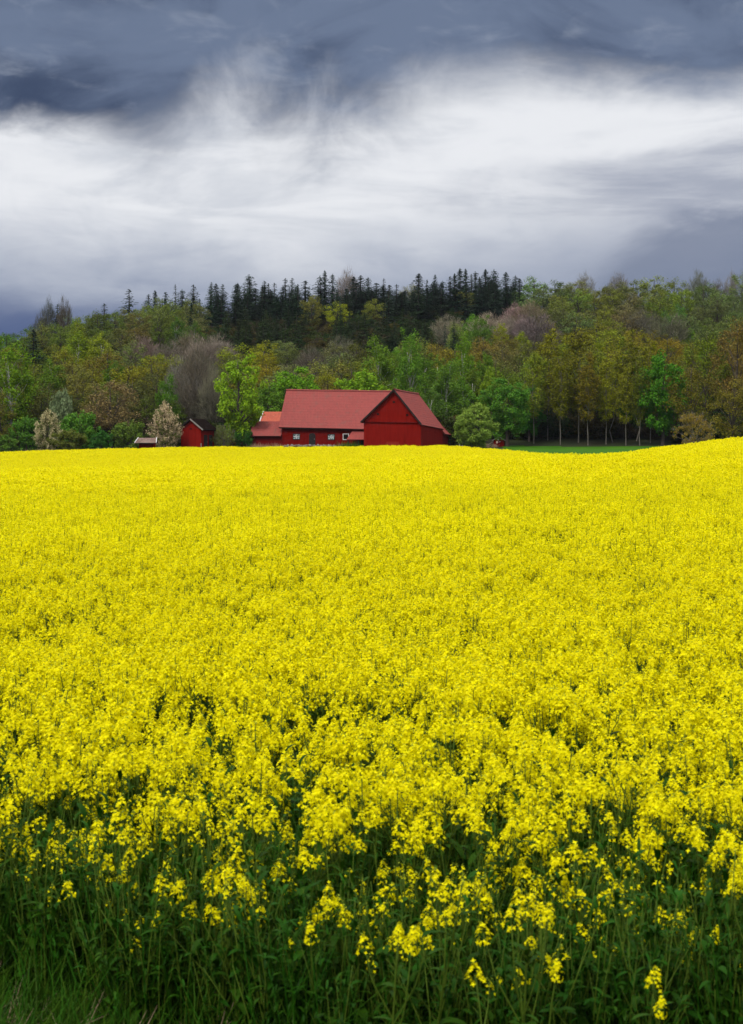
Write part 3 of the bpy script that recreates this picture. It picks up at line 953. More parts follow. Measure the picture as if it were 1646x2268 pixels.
def undergrowth():
    rng = np.random.default_rng(5)
    pr = []
    for c, nm in (((.045, .065, .010, 1), 'a'), ((.075, .062, .012, 1), 'b'), ((.060, .048, .022, 1), 'c'), ((.025, .050, .010, 1), 'd')):
        m = leafy('undergrowth_' + nm, c, .25)
        cl = crown_points(rng, 60, .2, 5, 6, .8, .3, .4)
        V, F = leaf_crown(rng, cl, .9, 40, .2, .5)
        pr.append(mesh_np('undergrowth_' + nm, V, F, [m]))
    X, Y = rng.uniform(-.34, .34, 7000), rng.uniform(266, 520, 7000)
    X = X * Y
    ok = ~((np.abs(X / Y - .135) < .065) & (Y < 275))
    X, Y = X[ok], Y[ok]
    n = len(X)
    pos = np.stack([X, Y, zg(X, Y) - .3], -1)
    rot = np.stack([np.zeros(n), np.zeros(n), rng.uniform(0, 6.28, n)], -1)
    scatter('undergrowth', pr, pos, rot, rng.uniform(.5, 1.0, n) * np.where(Y > 330, .75, 1.1), rng.integers(0, 4, n), label='dense undergrowth between the trees on the wooded hill', cat='undergrowth')


undergrowth()
# ------------------------------------------------------------------ the red barn (local x along the long wing, y away from the camera, z above its base)
BZ = 1.75


def box(mb, x0, x1, y0, y1, z0, z1, mi=0):
    return mb.hexa([(x0, y0, z0), (x1, y0, z0), (x1, y1, z0), (x0, y1, z0)], [(x0, y0, z1), (x1, y0, z1), (x1, y1, z1), (x0, y1, z1)], mi)


def beam(mb, a, b, w, h, mi=0):
    """bar from a to b, w wide horizontally and h high"""
    a, b = Vector(a), Vector(b)
    t = (b - a).normalized()
    s = t.cross(Vector((0, 0, 1)))
    s = s.normalized() if s.length > 1e-4 else Vector((1, 0, 0))
    n = s.cross(t)
    r = [s * w / 2 + n * h / 2, -s * w / 2 + n * h / 2, -s * w / 2 - n * h / 2, s * w / 2 - n * h / 2]
    return mb.hexa([a + q for q in r], [b + q for q in r], mi)


def win(parent, x0, x1, y, z0, z1, dark=True, open_=False):
    """small stable window on a wall facing -y: surround, then pane and glazing bars as its pieces"""
    w = MB()
    t = .1
    for a in ((x0 - t, x1 + t, z1, z1 + t), (x0 - t, x1 + t, z0 - t, z0), (x0 - t, x0, z0, z1), (x1, x1 + t, z0, z1)):
        box(w, a[0], a[1], y - .07, y + .04, a[2], a[3])
    o = w.obj('window', M['black' if dark else 'white'], parent)
    p = MB()
    box(p, x0, x1, y - .03, y - .01, z0, z1)
    p.obj('pane', M['hole_shade' if open_ else 'glass'], o)  # an open window gets a near-black fill, shade painted in
    if not open_:
        b = MB()
        xm = (x0 + x1) / 2
        box(b, xm - .03, xm + .03, y - .055, y - .032, z0, z1)
        zm = (z0 + z1) / 2
        box(b, x0, xm - .03, y - .053, y - .034, zm - .025, zm + .025)
        box(b, xm + .03, x1, y - .053, y - .034, zm - .025, zm + .025)
        b.obj('glazing_bar', M['white'], o)
    return o


def slope(name, parent, a, b, c, d, material, th=.16, nseg=10):
    """roof slope from ridge a-b to eave d-c, tiled courses laid as shallow steps"""
    mb = MB()
    a, b, c, d = map(Vector, (a, b, c, d))
    n = 14
    nrm = (c - a).cross(d - b).normalized()
    if nrm.z < 0:
        nrm = -nrm
    for i in range(n):
        s, t = i / n, (i + 1) / n + .012
        q = [a.lerp(d, s), b.lerp(c, s), b.lerp(c, t), a.lerp(d, t)]
        lift = .015
        top = [q[0], q[1], q[2] + nrm * lift, q[3] + nrm * lift]
        mb.hexa([p - nrm * th for p in q], top)
    return mb.obj(name, material, parent)


def make_barn():
    O = (-1.26, 240.0)
    B = empty('barn', (O[0], O[1], BZ), math.radians(-12), label='large red barn with long tiled wing and gabled cross wing', cat='barn')
    z = lambda q: q - BZ
    zb = z(1.2)
    # cross wing with the big gable
    def pent(v, zl, zr, za):
        return [(0, v, zb), (9, v, zb), (9, v, zr), (4.8, v, za), (0, v, zl)]
    w = MB()
    w.hexa(pent(.35, z(6.22), z(5.62), z(10.72)), pent(20.8, z(6.1), z(5.05), z(10.6)))
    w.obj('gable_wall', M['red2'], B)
    # upper gable boarding stands proud of the lower wall, with a drip board under it
    g = MB()
    g.hexa([(.0, .30, z(6.16)), (9.0, .30, z(5.98)), (8.75, .30, z(6.0)), (4.8, .30, z(10.78)), (.0, .30, z(6.2))],
           [(.0, .345, z(6.16)), (9.0, .345, z(5.98)), (8.75, .345, z(6.0)), (4.8, .345, z(10.78)), (.0, .345, z(6.2))])
    g.obj('gable_boarding', M['red2'], B)
    d = MB()
    beam(d, (.02, .25, z(6.1)), (8.85, .25, z(5.93)), .12, .13)
    d.obj('drip_board', M['red_dark'], B)
    for vx, vz in ((4.75, 9.15), (2.25, 7.3), (6.85, 7.15)):
        h = MB()
        box(h, vx - .17, vx + .17, .24, .34, z(vz) - .14, z(vz) + .14)
        h.obj('vent', M['hole_shade'], B)
    h = MB()
    box(h, 3.5, 5.5, .29, .36, z(1.9), z(3.05))
    h.obj('hatch', boards('red_boards_repaired', (.24, .02, .01, 1), (.29, .03, .014, 1), .3), B)
    # its roof: left slope, right slope that sinks towards the back
    R = slope('roof', B, (4.8, -.1, z(11.06)), (4.8, 21.2, z(10.98)), (-.39, 21.2, z(6.0)), (-.39, -.1, z(6.09)), M['tile'])
    slope('roof', B, (4.8, -.1, z(11.06)), (4.8, 21.2, z(10.98)), (9.2, 21.2, z(5.15)), (9.12, -.1, z(5.72)), M['tile'])
    rc = MB()
    rc.tube([(4.8, -.12, z(11.08)), (4.8, 7, z(11.0)), (4.8, 14, z(10.97)), (4.8, 21.2, z(11.0))], .16, 7)
    rc.obj('ridge_cap', M['tile_old'], R)
    for e in ((-.41, 6.05), (9.15, 5.68)):
        bb = MB()
        beam(bb, (4.8, -.16, z(10.98)), (e[0], -.16, z(e[1]) - .02), .08, .22)
        bb.obj('bargeboard', M['black'], B)
    # long wing
    w = MB()
    ring = lambda x, ze, zr: [(x, 7, zb), (x, 16, zb), (x, 16, ze), (x, 11.5, zr), (x, 7, ze)]
    w.hexa(ring(-14.94, z(5.35), z(10.9)), ring(-.03, z(5.1), z(10.6)))
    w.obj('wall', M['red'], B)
    rz = lambda x: 11.42 - .36 * (x + 15.4) / 20
    R2 = slope('roof', B, (-15.4, 11.4, z(rz(-15.4))), (4.6, 11.4, z(rz(4.6))), (-.32, 6.45, z(5.08)), (-15.4, 6.45, z(5.42)), M['tile_old'])
    slope('roof', B, (-15.4, 11.4, z(rz(-15.4))), (4.6, 11.4, z(rz(4.6))), (-.32, 16.6, z(5.1)), (-15.4, 16.6, z(5.3)), M['tile_old'])
    rc = MB()
    rc.tube([(-15.42 + i * 2.2, 11.4, z(rz(-15.4 + 2.2 * i)) + .02 + .03 * math.sin(i * 1.7)) for i in range(10)], .15, 7)
    rc.obj('ridge_cap', M['tile_old'], R2)
    fb = MB()
    beam(fb, (-15.3, 6.55, z(5.22)), (-.4, 6.55, z(4.9)), .06, .16)
    fb.obj('fascia', M['black'], B)
    win(B, -13.05, -12.05, 7, z(3.45), z(4.22))
    win(B, -7.3, -6.3, 7, z(3.38), z(4.15))
    win(B, -4.78, -3.98, 7, z(3.4), z(4.2), dark=False, open_=True)
    # arched stable door, dark
    dr = MB()
    arch = [(-10.45, 2.55), (-9.4, 2.55), (-9.4, 4.05), (-9.55, 4.3), (-9.93, 4.4), (-10.3, 4.3), (-10.45, 4.05)]
    dr.hexa([(x, 6.93, z(q)) for x, q in arch], [(x, 7.05, z(q)) for x, q in arch])
    D = dr.obj('door', M['black'], B)
    hd = MB()
    box(hd, -9.6, -9.52, 6.88, 6.93, z(3.35), z(3.5))
    hd.obj('handle', M['greywood'], D)
    # field stones under the long wall
    rng = np.random.default_rng(3)
    st = MB()
    x = -14.9
    while x < -3.6:
        r = rng.uniform(.16, .34)
        for lv in range(2):
            ph = rng.uniform(0, 6)
            cx, cz = x + r + rng.normal(0, .05), z(2.02) + lv * .36 + rng.normal(0, .04)
            n = 7
            rg = lambda k, y: [(cx + k * r * (1 + .2 * math.sin(3 * a + ph)) * math.cos(a), y, cz + k * r * .72 * (1 + .2 * math.cos(2 * a + ph)) * math.sin(a)) for a in (2 * math.pi * j / n for j in range(n))]
            st.hexa(rg(.62, 6.68), rg(1, 6.98))
        x += 1.75 * r
    o = st.obj('stone_footing', M['stone'], B)
    o['kind'] = 'stuff'
    # small lean-to in the corner of the two wings
    lr = slope('porch_roof', B, (-3.3, 6.95, z(4.75)), (-.02, 6.95, z(4.75)), (-.02, 4.7, z(3.38)), (-3.75, 4.7, z(3.38)), M['tile'], .1)
    for px_ in (-3.5, -1.9):
        p = MB()
        beam(p, (px_, 4.9, zb), (px_, 4.9, z(3.3)), .14, .14)
        p.obj('post', M['black'], B)
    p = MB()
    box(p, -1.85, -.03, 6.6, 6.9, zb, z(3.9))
    p.obj('porch_shade', M['hole_shade'], B)  # solid near-black box, the shade under the lean-to put into its colour
    # annexe at the left end
    w = MB()
    ring = lambda x: [(x, 6.9, zb), (x, 11.2, zb), (x, 11.2, z(3.9)), (x, 9.0, z(6.05)), (x, 6.9, z(3.95))]
    w.hexa(ring(-19.85), ring(-14.97))
    w.obj('annexe_wall', M['red_dark'], B)
    slope('annexe_roof', B, (-20.3, 9.0, z(6.35)), (-15.0, 9.0, z(6.3)), (-15.0, 6.4, z(3.96)), (-20.3, 6.4, z(3.98)), M['tile_old'])
    slope('annexe_roof', B, (-20.3, 9.0, z(6.35)), (-15.0, 9.0, z(6.3)), (-15.0, 11.6, z(3.96)), (-20.3, 11.6, z(3.98)), M['tile_old'])
    # lower extension behind the cross wing
    w = MB()
    ring = lambda v, ze: [(.3, v, zb), (9.0, v, zb), (9.0, v, z(ze)), (4.8, v, z(8.4)), (.3, v, z(ze))]
    w.hexa(ring(20.85, 4.4), ring(33.4, 4.1))
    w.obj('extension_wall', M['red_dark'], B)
    slope('extension_roof', B, (4.8, 20.9, z(8.72)), (4.8, 34, z(8.6)), (9.45, 34, z(4.03)), (9.4, 20.9, z(4.35)), M['tile'])
    slope('extension_roof', B, (4.8, 20.9, z(8.72)), (4.8, 34, z(8.6)), (.0, 34, z(4.03)), (.0, 20.9, z(4.35)), M['tile'])
    return B


make_barn()


def make_house():
    x, y = P(571, 930, 262).x, 262
    H = empty('house', (x, y, 1.9), math.radians(-12), label='house with orange tiled roof and white verge behind the barn annexe', cat='house')
    w = MB()
    ring = lambda q: [(q, 0, -.6), (q, 7.6, -.6), (q, 7.6, 2.9), (q, 3.8, 5.75), (q, 0, 2.9)]
    w.hexa(ring(.35), ring(9.2))
    w.obj('wall', M['red'], H)
    slope('roof', H, (0, 3.8, 6.2), (9.5, 3.8, 6.2), (9.5, -.5, 2.95), (0, -.5, 2.95), M['tile_new'])
    slope('roof', H, (0, 3.8, 6.2), (9.5, 3.8, 6.2), (9.5, 8.1, 2.95), (0, 8.1, 2.95), M['tile_new'])
    for e in (-.55, 8.15):
        v = MB()
        beam(v, (-.06, 3.8, 6.22), (-.06, e, 2.93), .12, .34)
        v.obj('verge_board', M['white'], H)


make_house()


def make_outbuilding():
    W, Ln = 3.45, 5.0
    a = P(401, 985, 243.5)
    H = empty('outbuilding', (a.x, a.y, 1.7), math.radians(-18), label='small red outbuilding with dark tarred roof left of the big maple', cat='shed')
    zt, za = 3.35, 4.62
    w = MB()
    w.hexa([(0, 0, -.4), (W, 0, -.4), (W, 0, zt), (W / 2, 0, za), (0, 0, zt)], [(0, Ln, -.4), (W, Ln, -.4), (W, Ln, zt), (W / 2, Ln, za), (0, Ln, zt)])
    w.obj('wall', M['red2'], H)
    for s in (0, 1):
        e = (-.5 if s == 0 else W + .5)
        slope('roof', H, (W / 2, -.35, za + .3), (W / 2, Ln + .35, za + .3), (e, Ln + .35, zt - .16), (e, -.35, zt - .16), M['tarred'], .12)
        v = MB()
        beam(v, (W / 2, -.4, za + .26), (e, -.4, zt - .2), .07, .2)
        v.obj('bargeboard', M['greywood'] if s else M['black'], H)
    for y0 in (1.0, 2.9):
        d = MB()
        box(d, W - .02, W + .05, y0, y0 + 1.35, .25, 2.4)
        D = d.obj('door', M['black'], H)
        k = MB()
        box(k, W + .05, W + .1, y0 + 1.1, y0 + 1.18, 1.2, 1.35)
        k.obj('handle', M['greywood'], D)
    v = MB()
    box(v, W / 2 - .22, W / 2 + .16, -.05, .02, 3.25, 3.42)
    v.obj('vent', M['hole_shade'], H)
    p = MB()
    box(p, W - .06, W + .06, -.07, .06, .1, 1.1)
    p.obj('downpipe', M['greywood'], H)


make_outbuilding()


def make_well_shed():
    a = P(308, 985, 234.5)
    H = empty('roofed_shed', (a.x, a.y, 1.1), math.radians(-6), label='tiny red shed with greyed tile roof at the field edge', cat='shed')
    w = MB()
    box(w, 0, 2.2, 0, 1.5, -.3, 1.9)
    w.obj('wall', M['red_dark'], H)
    slope('roof', H, (-.25, .75, 2.52), (2.5, .75, 2.52), (2.75, -.5, 1.78), (-.5, -.5, 1.78), M['tile_grey'], .08)
    slope('roof', H, (-.25, .75, 2.52), (2.5, .75, 2.52), (2.5, 2.0, 1.8), (-.25, 2.0, 1.8), M['tile_grey'], .08)
    for x0, x1 in ((-.28, -.54), (2.53, 2.79)):
        v = MB()
        beam(v, (x0, .75, 2.55), (x1, -.55, 1.76), .09, .16)
        v.obj('verge_board', M['white'], H)


make_well_shed()


def make_hut():
    a = P(1093.5, 985, 262)
    H = empty('hut', (a.x, a.y, z1(a.x, a.y) - .05), math.radians(-10), label='tiny red gabled hut with white ornaments at the meadow edge', cat='hut')
    w = MB()
    w.hexa([(0, 0, -.2), (1.75, 0, -.2), (1.75, 0, 1.15), (.85, 0, 1.6), (0, 0, 1.15)], [(0, 1.6, -.2), (1.75, 1.6, -.2), (1.75, 1.6, 1.15), (.85, 1.6, 1.6), (0, 1.6, 1.15)])
    w.obj('wall', M['red_dark'], H)
    for e in (-.25, 2.0):
        slope('roof', H, (.85, -.2, 1.76), (.85, 1.8, 1.76), (e, 1.8, 1.1), (e, -.2, 1.1), M['greywood'], .07)
    v = MB()
    v.hexa([(.85 + .22 * math.cos(t), -.05, 1.25 + .1 * math.sin(t)) for t in np.linspace(0, 5.6, 9)], [(.85 + .22 * math.cos(t), .01, 1.25 + .1 * math.sin(t)) for t in np.linspace(0, 5.6, 9)])
    v.obj('ornament', M['white'], H)
    v = MB()
    sh = [(.42, .92), (.56, .98), (.74, .9), (.72, .74), (.62, .62), (.5, .6), (.46, .74)]
    v.hexa([(x, -.05, q) for x, q in sh], [(x, .01, q) for x, q in sh])
    v.obj('ornament', plain('cream_paint', (.6, .45, .32, 1), (.7, .6, .5, 1), 6), H)
    v = MB()
    beam(v, (.85, -.03, .82), (1.15, -.03, .92), .04, .06)
    v.obj('ornament', M['white'], H)
    v = MB()
    v.slab([(-.05, .2, 1.0), (-.05, 1.6, 1.0), (-1.15, 1.6, .35), (-1.15, .2, .35)], .08)
    v.obj('side_roof', M['greywood'], H)
    v = MB()
    box(v, -1.0, -.03, .3, 1.5, -.2, .38)
    v.obj('side_wall', M['greywood'], H)


make_hut()

# fence posts and rubble between barn and willow
for i, (px, Y, h) in enumerate([(1018, 252, 1.15), (1024, 246, 1.35), (1030, 256, 1.0)]):
    a = P(px, 985, Y)
    zz = z1(a.x, Y)
    mb = MB()
    mb.tube([(0, 0, -.3), (.02, 0, h * .6), (.03 * (i - 1), .02, h)], [.11, .1, .08], 6)
    o = mb.obj('fence_post', M['greywood'])
    o.location = (a.x, Y, zz)
    tag(o, ('thin grey fence post nearest the barn extension', 'tallest pale wooden fence post between barn and willow', 'short grey fence post beside the round willow')[i], 'post', 'fence posts right of the barn')
srng = np.random.default_rng(21)
for i, (px, Y, r) in enumerate([(1003, 243, .42), (1010, 242, .3), (995, 241, .3), (1013, 247, .38), (1122, 206, .3)]):
    import bmesh
    b = bmesh.new()
    bmesh.ops.create_icosphere(b, subdivisions=2, radius=r)
    ph = srng.uniform(0, 6, 3)
    for v in b.verts:
        v.co *= 1 + .22 * math.sin(v.co.x * 6 / r * .5 + ph[0]) * math.cos(v.co.y * 5 / r * .5 + ph[1])
        v.co.z *= .7
    me = bpy.data.meshes.new('boulder')
    b.to_mesh(me)
    b.free()
    me.materials.append(M['stone'])
    o = link('boulder', me)
    a = P(px, 985, Y)
    o.location = (a.x, Y, z1(a.x, Y) + r * .35)
    tag(o, ('large grey field stone at the foot of the barn extension', 'grey field stone beside the largest stone near the extension', 'small grey field stone by the gable wing corner', 'grey stone below the fence posts', 'lone stone at the meadow corner right of the willow')[i], 'stone', 'field stones right of the barn')


# dry and green grass along the barn and the field edge
def blades(rng, n, rad, h, lean=.35, w=.012, bend=True):
    a = np.zeros((n, 3))
    a[:, :2] = rng.normal(0, rad, (n, 2))
    L = h * rng.uniform(.5, 1.15, n)[:, None]
    d = rng.normal(0, lean, (n, 3))
    d[:, 2] = 1
    d = unit(d)
    mid_ = a + d * L * .55
    d2 = unit(d + np.stack([rng.normal(.25, .3, n), rng.normal(0, .3, n), np.full(n, -.35)], -1)) if bend else d
    tip = mid_ + d2 * L * .5
    s = unit(np.cross(d, rng.normal(size=d.shape))) * w
    V = np.stack([a - s, a + s, mid_ + s * .8, mid_ - s * .8, tip + s * .1, tip - s * .1], 1).reshape(-1, 3)
    base = np.arange(n)[:, None] * 6
    F = np.concatenate([base + np.array([[0, 1, 2, 3]]), base + np.array([[3, 2, 4, 5]])])
    return V, F


def edge_grass():
    rng = np.random.default_rng(31)
    pr = []
    for m_, h in ((M['straw'], .75), (M['straw'], .55), (M['grass'], .5), (M['grass'], .7)):
        V, F = blades(rng, 60, .22, h, .4, .018)
        pr.append(mesh_np('tuft', V, F, [m_]))
    X, Y, I, S = [], [], [], []
    def put(px, y, n, sp, dry, s=1.0):
        for _ in range(n):
            p_ = px + rng.uniform(-sp, sp)
            yy = y + rng.normal(0, .7)
            X.append((p_ - 823) / FPX * yy)
            Y.append(yy)
            I.append(rng.integers(0, 2) if rng.uniform() < dry else rng.integers(2, 4))
            S.append(s * rng.uniform(.7, 1.4))
    put(590, 245.5, 150, 34, .9, 1.5)
    put(765, 243.0, 60, 26, .7, 1.5)
    put(775, 242.0, 150, 22, .06, 1.9)
    put(540, 240, 120, 60, .75, 1.0)
    put(690, 241, 160, 120, .6, .9)
    put(250, 236, 160, 120, .45, 1.2)
    put(60, 233, 120, 80, .3, 1.3)
    put(440, 240, 90, 50, .4, 1.0)
    put(1020, 240, 130, 40, .25, 1.1)
    put(1100, 226, 50, 34, .35, .7)
    put(1130, 205, 16, 16, .6, .7)
    put(1085, 262, 20, 12, .6, .8)
    X, Y = np.array(X), np.array(Y)
    n = len(X)
    pos = np.stack([X, Y, zg(X, Y) - .02], -1)
    rot = np.stack([np.zeros(n), np.zeros(n), rng.uniform(0, 6.28, n)], -1)
    scatter('edge_grass', pr, pos, rot, np.array(S), np.array(I), label='dry and green grass along the barn and the far field edge', cat='grass')


edge_grass()

# ------------------------------------------------------------------ rape plants
def flower_head(rng, n=30, L=.12, R=.042, size=.0125, two=True):
    """raceme: four-petalled flowers round a stalk, green buds at the tip"""
    t = rng.uniform(0, 1, n) ** .9
    a = rng.uniform(0, 6.28, n)
    r = (R * (1 - t ** 1.6) + .006) * rng.uniform(.75, 1.15, n)
    pos = np.stack([np.cos(a) * r, np.sin(a) * r, t * L + rng.normal(0, .006, n)], -1)
    nr = unit(np.stack([np.cos(a) * .8, np.sin(a) * .8, .35 + .9 * t], -1) + rng.normal(0, .3, (n, 3)))
    sz = size * rng.uniform(.8, 1.2, n)
    al = rng.normal(size=(n, 3))
    parts = [rhombs(pos, nr, sz, .42, rng, al) + (0,)]
    if two:
        parts.append(rhombs(pos + nr * .001, unit(nr + rng.normal(0, .12, nr.shape)), sz, .42, rng, np.cross(nr, al)) + (0,))
    m = 7
    b = np.stack([rng.normal(0, .008, m), rng.normal(0, .008, m), L + rng.uniform(-.012, .014, m)], -1)
    parts.append(rhombs(b, unit(rng.normal(size=(m, 3)) + [0, 0, 1]), .006, .8, rng) + (1,))
    return cat(parts)


def leaf_blade(rng, L=.16, W=.035, droop=.5):
    """curved lance leaf growing along +x from the origin"""
    n = 6
    V, F = [], []
    for i in range(n + 1):
        t = i / n
        w = W * math.sin(math.pi * min(max(t * .94 + .05, 0), 1)) ** .7 * (1 + .15 * math.sin(9 * t + rng.uniform(0, 1)))
        x, zz = L * t * (1 - .15 * droop * t), L * (.35 * t - droop * t * t)
        for s in (-1, 0, 1):
            V.append((x, s * w, zz + abs(s) * w * .35))
    for i in range(n):
        for j in range(2):
            k = i * 3 + j
            F.append((k, k + 1, k + 4, k + 3))
    return np.array(V), np.array(F), np.zeros(len(F), int)


HEADS, LEAVES = [], []


def rape_parts():
    rng = np.random.default_rng(100)
    for i in range(8):
        HEADS.append(flower_head(rng, int(rng.integers(38, 56)), rng.uniform(.08, .14), rng.uniform(.040, .056), rng.uniform(.014, .017)))
    for i in range(4):   # sparse, half-open heads
        HEADS.append(flower_head(rng, int(rng.integers(7, 13)), rng.uniform(.05, .08), .03, .0145))
    for L, W, dr in ((.09, .011, .2), (.12, .016, .4), (.15, .026, .7), (.18, .034, 1.0)):
        LEAVES.append(leaf_blade(rng, L, W, dr))


rape_parts()
HEAD_ME = [mesh_np('flower_head', V, F, [M['petal'], M['bud']], I) for V, F, I in HEADS]
LEAF_ME = [mesh_np('leaf', V, F, [M['rleaf']], smooth=True) for V, F, I in LEAVES]


def rape_variant(seed, H=1.28, nb=6, sparse=0.0, nl=13, hs=1.0):
    """one plant: stem with branches, placed heads and leaves"""
    rng = np.random.default_rng(seed)
    mb = MB()
    lean = rng.normal(.03, .05, 2)
    st = [Vector((lean[0] * t * t * H + .012 * math.sin(5 * t + seed), lean[1] * t * t * H, H * t)) for t in np.linspace(0, 1, 7)]
    mb.tube(st, [.0085 * (1 - .62 * t) for t in np.linspace(0, 1, 7)], 5)
    heads, leaves = [], []
    def at(t):
        k = min(int(t * 6), 5)
        return st[k].lerp(st[k + 1], t * 6 - k)
    tips = [(st[-1], Vector((lean[0], lean[1], 1)))]
    for b in range(nb):
        t = rng.uniform(.34, .86)
        a = b * 2.4 + rng.uniform(-.5, .5)
        s = at(t)
        top = H * rng.uniform(.80, 1.03)
        r = rng.uniform(.07, .19) * (1.25 - .5 * t)
        e = Vector((s.x + math.cos(a) * r, s.y + math.sin(a) * r, max(top, s.z + .12)))
        m1 = s.lerp(e, .5) + Vector((math.cos(a), math.sin(a), 0)) * .03
        mb.tube([s, m1, e], [.0042, .0034, .0025], 4)
        tips.append((e, (e - m1).normalized()))
        leaves.append((int(rng.integers(0, 2)), s, a + rng.normal(0, .3), rng.uniform(-.2, .5), rng.uniform(.7, 1.2)))
    for e, d in tips:
        hi = int(rng.integers(8, 12)) if rng.uniform() < sparse else int(rng.integers(0, 8))
        q = Vector((0, 0, 1)).rotation_difference(d)
        heads.append((hi, e - d * .05, q, rng.uniform(.7, 1.25) * hs))
        for k in range(5):   # young pods below the flowers
            a = rng.uniform(0, 6.28)
            p0 = e - d * (.06 + .03 * k)
            mb.tube([p0, p0 + Vector((math.cos(a) * .03, math.sin(a) * .03, .03))], [.0016, .001], 3)
    for k in range(nl):
        t = rng.uniform(.06, .82)
        big = t < .5
        leaves.append((int(rng.integers(2, 4)) if big else int(rng.integers(0, 3)), at(t), rng.uniform(0, 6.28), rng.uniform(-.1, .7), rng.uniform(.75, 1.3)))
    return mb, heads, leaves


def leaf_matrix(l):
    i, s, a, up, sc = l
    return Matrix.Translation(s) @ Euler((0, -up, a)).to_matrix().to_4x4() @ Matrix.Scale(sc, 4)


def head_matrix(h):
    i, e, q, sc = h
    return Matrix.Translation(e) @ q.to_matrix().to_4x4() @ Matrix.Scale(sc, 4)


def to_quads(mb):
    fs = [f if len(f) == 4 else (f[0], f[1], f[2], f[min(3, len(f) - 1)]) for f in mb.f if len(f) >= 4]
    return np.array(mb.v, float), np.array(fs, int)


def merged(variant, name):
    mb, heads, leaves = variant
    parts = [to_quads(mb) + (2,)]
    ap = lambda V, m4: V @ np.array(m4.to_3x3()).T + np.array(m4.translation)
    for h in heads:
        V, F, I = HEADS[h[0]]
        V = ap(V, head_matrix(h))
        for k in (0, 1):
            parts.append((V, F[I == k], k))
    for l in leaves:
        V, F, I = LEAVES[l[0]]
        parts.append((ap(V, leaf_matrix(l)), F, 3))
    V, F, I = cat(parts)
    return mesh_np(name, V, F, [M['petal'], M['bud'], M['rstem'], M['rleaf']], I)


VARS = [rape_variant(200 + i, 1.28 + .05 * math.sin(i * 2.1), 5 + i % 3, 0.08) for i in range(10)]
LOWVARS = [rape_variant(300 + i, .97 + .04 * i, 3 + i % 3, .45 if i == 2 else .85, 11) for i in range(4)]


SOLOS = [rape_variant(401, 1.0, 4, 0, 8, .72), rape_variant(402, 1.05, 8, 0, 8, .72), rape_variant(403, .95, 0, 0, 6, .7), rape_variant(404, .95, 1, 0, 6, .75), rape_variant(405, .9, 1, .5, 6, .7), rape_variant(406, 1.1, 3, .5, 8, .7)]


def noise2(x, y, seed, scale):
    r = np.random.default_rng(seed)
    v = np.zeros_like(x)
    for k in range(9):
        a = r.uniform(0, 6.28)
        f = scale * r.uniform(.6, 2.2)
        v += np.sin((x * np.cos(a) + y * np.sin(a)) * f + r.uniform(0, 6.28))
    return v / 9 ** .5


def front_edge(x):
    """near border of the crop: further back on the left where the grass verge shows"""
    return np.interp(x, [-3.5, -2.3, -1, 0, 1, 2.3, 3.5], [9.8, 9.55, 8.85, 8.45, 8.35, 8.35, 8.3]) + .12 * np.sin(x * 5.1) + .08 * np.sin(x * 11 + 1)


def front_plants():
    """the plants that show largest: each a thing with stem, leaves and flower heads"""
    rng = np.random.default_rng(77)
    stems = {}
    def stem_mesh(key, v):
        if key not in stems:
            stems[key] = v[0].mesh('stem', M['rstem'], True)
        return stems[key]
    def plant(x, y, v, key, sc, rz, label, group):
        root = empty('rapeseed_plant', (x, y, z1(x, y)), rz, label=label, cat='rapeseed plant', group=group)
        root.scale = (sc, sc, sc)
        k_ = .25 if key[0] == 'solo' else 1
        root.rotation_euler = (rng.normal(0, .07) * k_, rng.normal(.03, .08) * k_, rz)
        link('stem', stem_mesh(key, v), root)
        for h in v[1]:
            link('flower_head', HEAD_ME[h[0]], root).matrix_local = head_matrix(h)
        for l in v[2]:
            link('leaf', LEAF_ME[l[0]], root).matrix_local = leaf_matrix(l)
    # single low plants standing out in front of the crop
    solo = [(858, 2025, 7.75, 0, 'low front plant with one round yellow head above a cluster of small heads'), (1168, 1985, 7.8, 1, 'bushy yellow-headed plant standing out against dark green, lower right'),
            (1215, 2125, 7.5, 2, 'small plant with one yellow head right of the bushy front plant'), (1440, 2130, 7.45, 3, 'thin plant with a single yellow head, lower right corner'),
            (1095, 2150, 7.4, 4, 'lowest small yellow head between the two standout front plants'), (968, 1905, 8.05, 5, 'sparse yellow-headed plant just above the low front cluster')]
    for px, row, y, k, lab in solo:
        x = (px - 823) / FPX * y
        need = P(px, row, y).z
        v = SOLOS[k]
        h = max(h_[1].z for h_ in v[1]) + .1
        plant(x, y, v, ('solo', k), need / h, rng.uniform(0, 6.28), lab, 'standout rapeseed plants in front of the crop')
    cand = []
    for i in range(5000):
        x, y = rng.uniform(-3.6, 3.6), rng.uniform(8.2, 13.2)
        if y < front_edge(x) or abs(x) > .262 * y + .1:
            continue
        if noise2(np.array([x]), np.array([y * .7]), 1, 2.4)[0] > .75 + rng.uniform(-.2, .5):
            continue
        if any((x - a) ** 2 + (y - b) ** 2 < .185 ** 2 for a, b in cand):
            continue
        cand.append((x, y))
    cand.sort(key=lambda q: q[1] + .34 * q[0] * 0)
    cand = cand[:294]
    for i, (x, y) in enumerate(cand):
        dd = float(y - front_edge(np.array(x)))
        thin = max(0.0, 1 - dd / 2.1)          # margin plants: shorter, sparser in flower
        k = int(rng.integers(0, 4)) if rng.uniform() < .12 + .85 * thin else -1
        v, key = (LOWVARS[k], ('low', k)) if k >= 0 else (VARS[i % 10], ('var', i % 10))
        plant(x, y, v, key, rng.uniform(.86, 1.08) * (1 if k < 0 else 1.14 - .26 * thin), rng.uniform(0, 6.28), 'yellow-flowering rapeseed plant in the front rows of the crop', 'rapeseed plants in the front rows')
    return max(y for x, y in cand), cand


NEAR_Y, NEAR_CAND = front_plants()


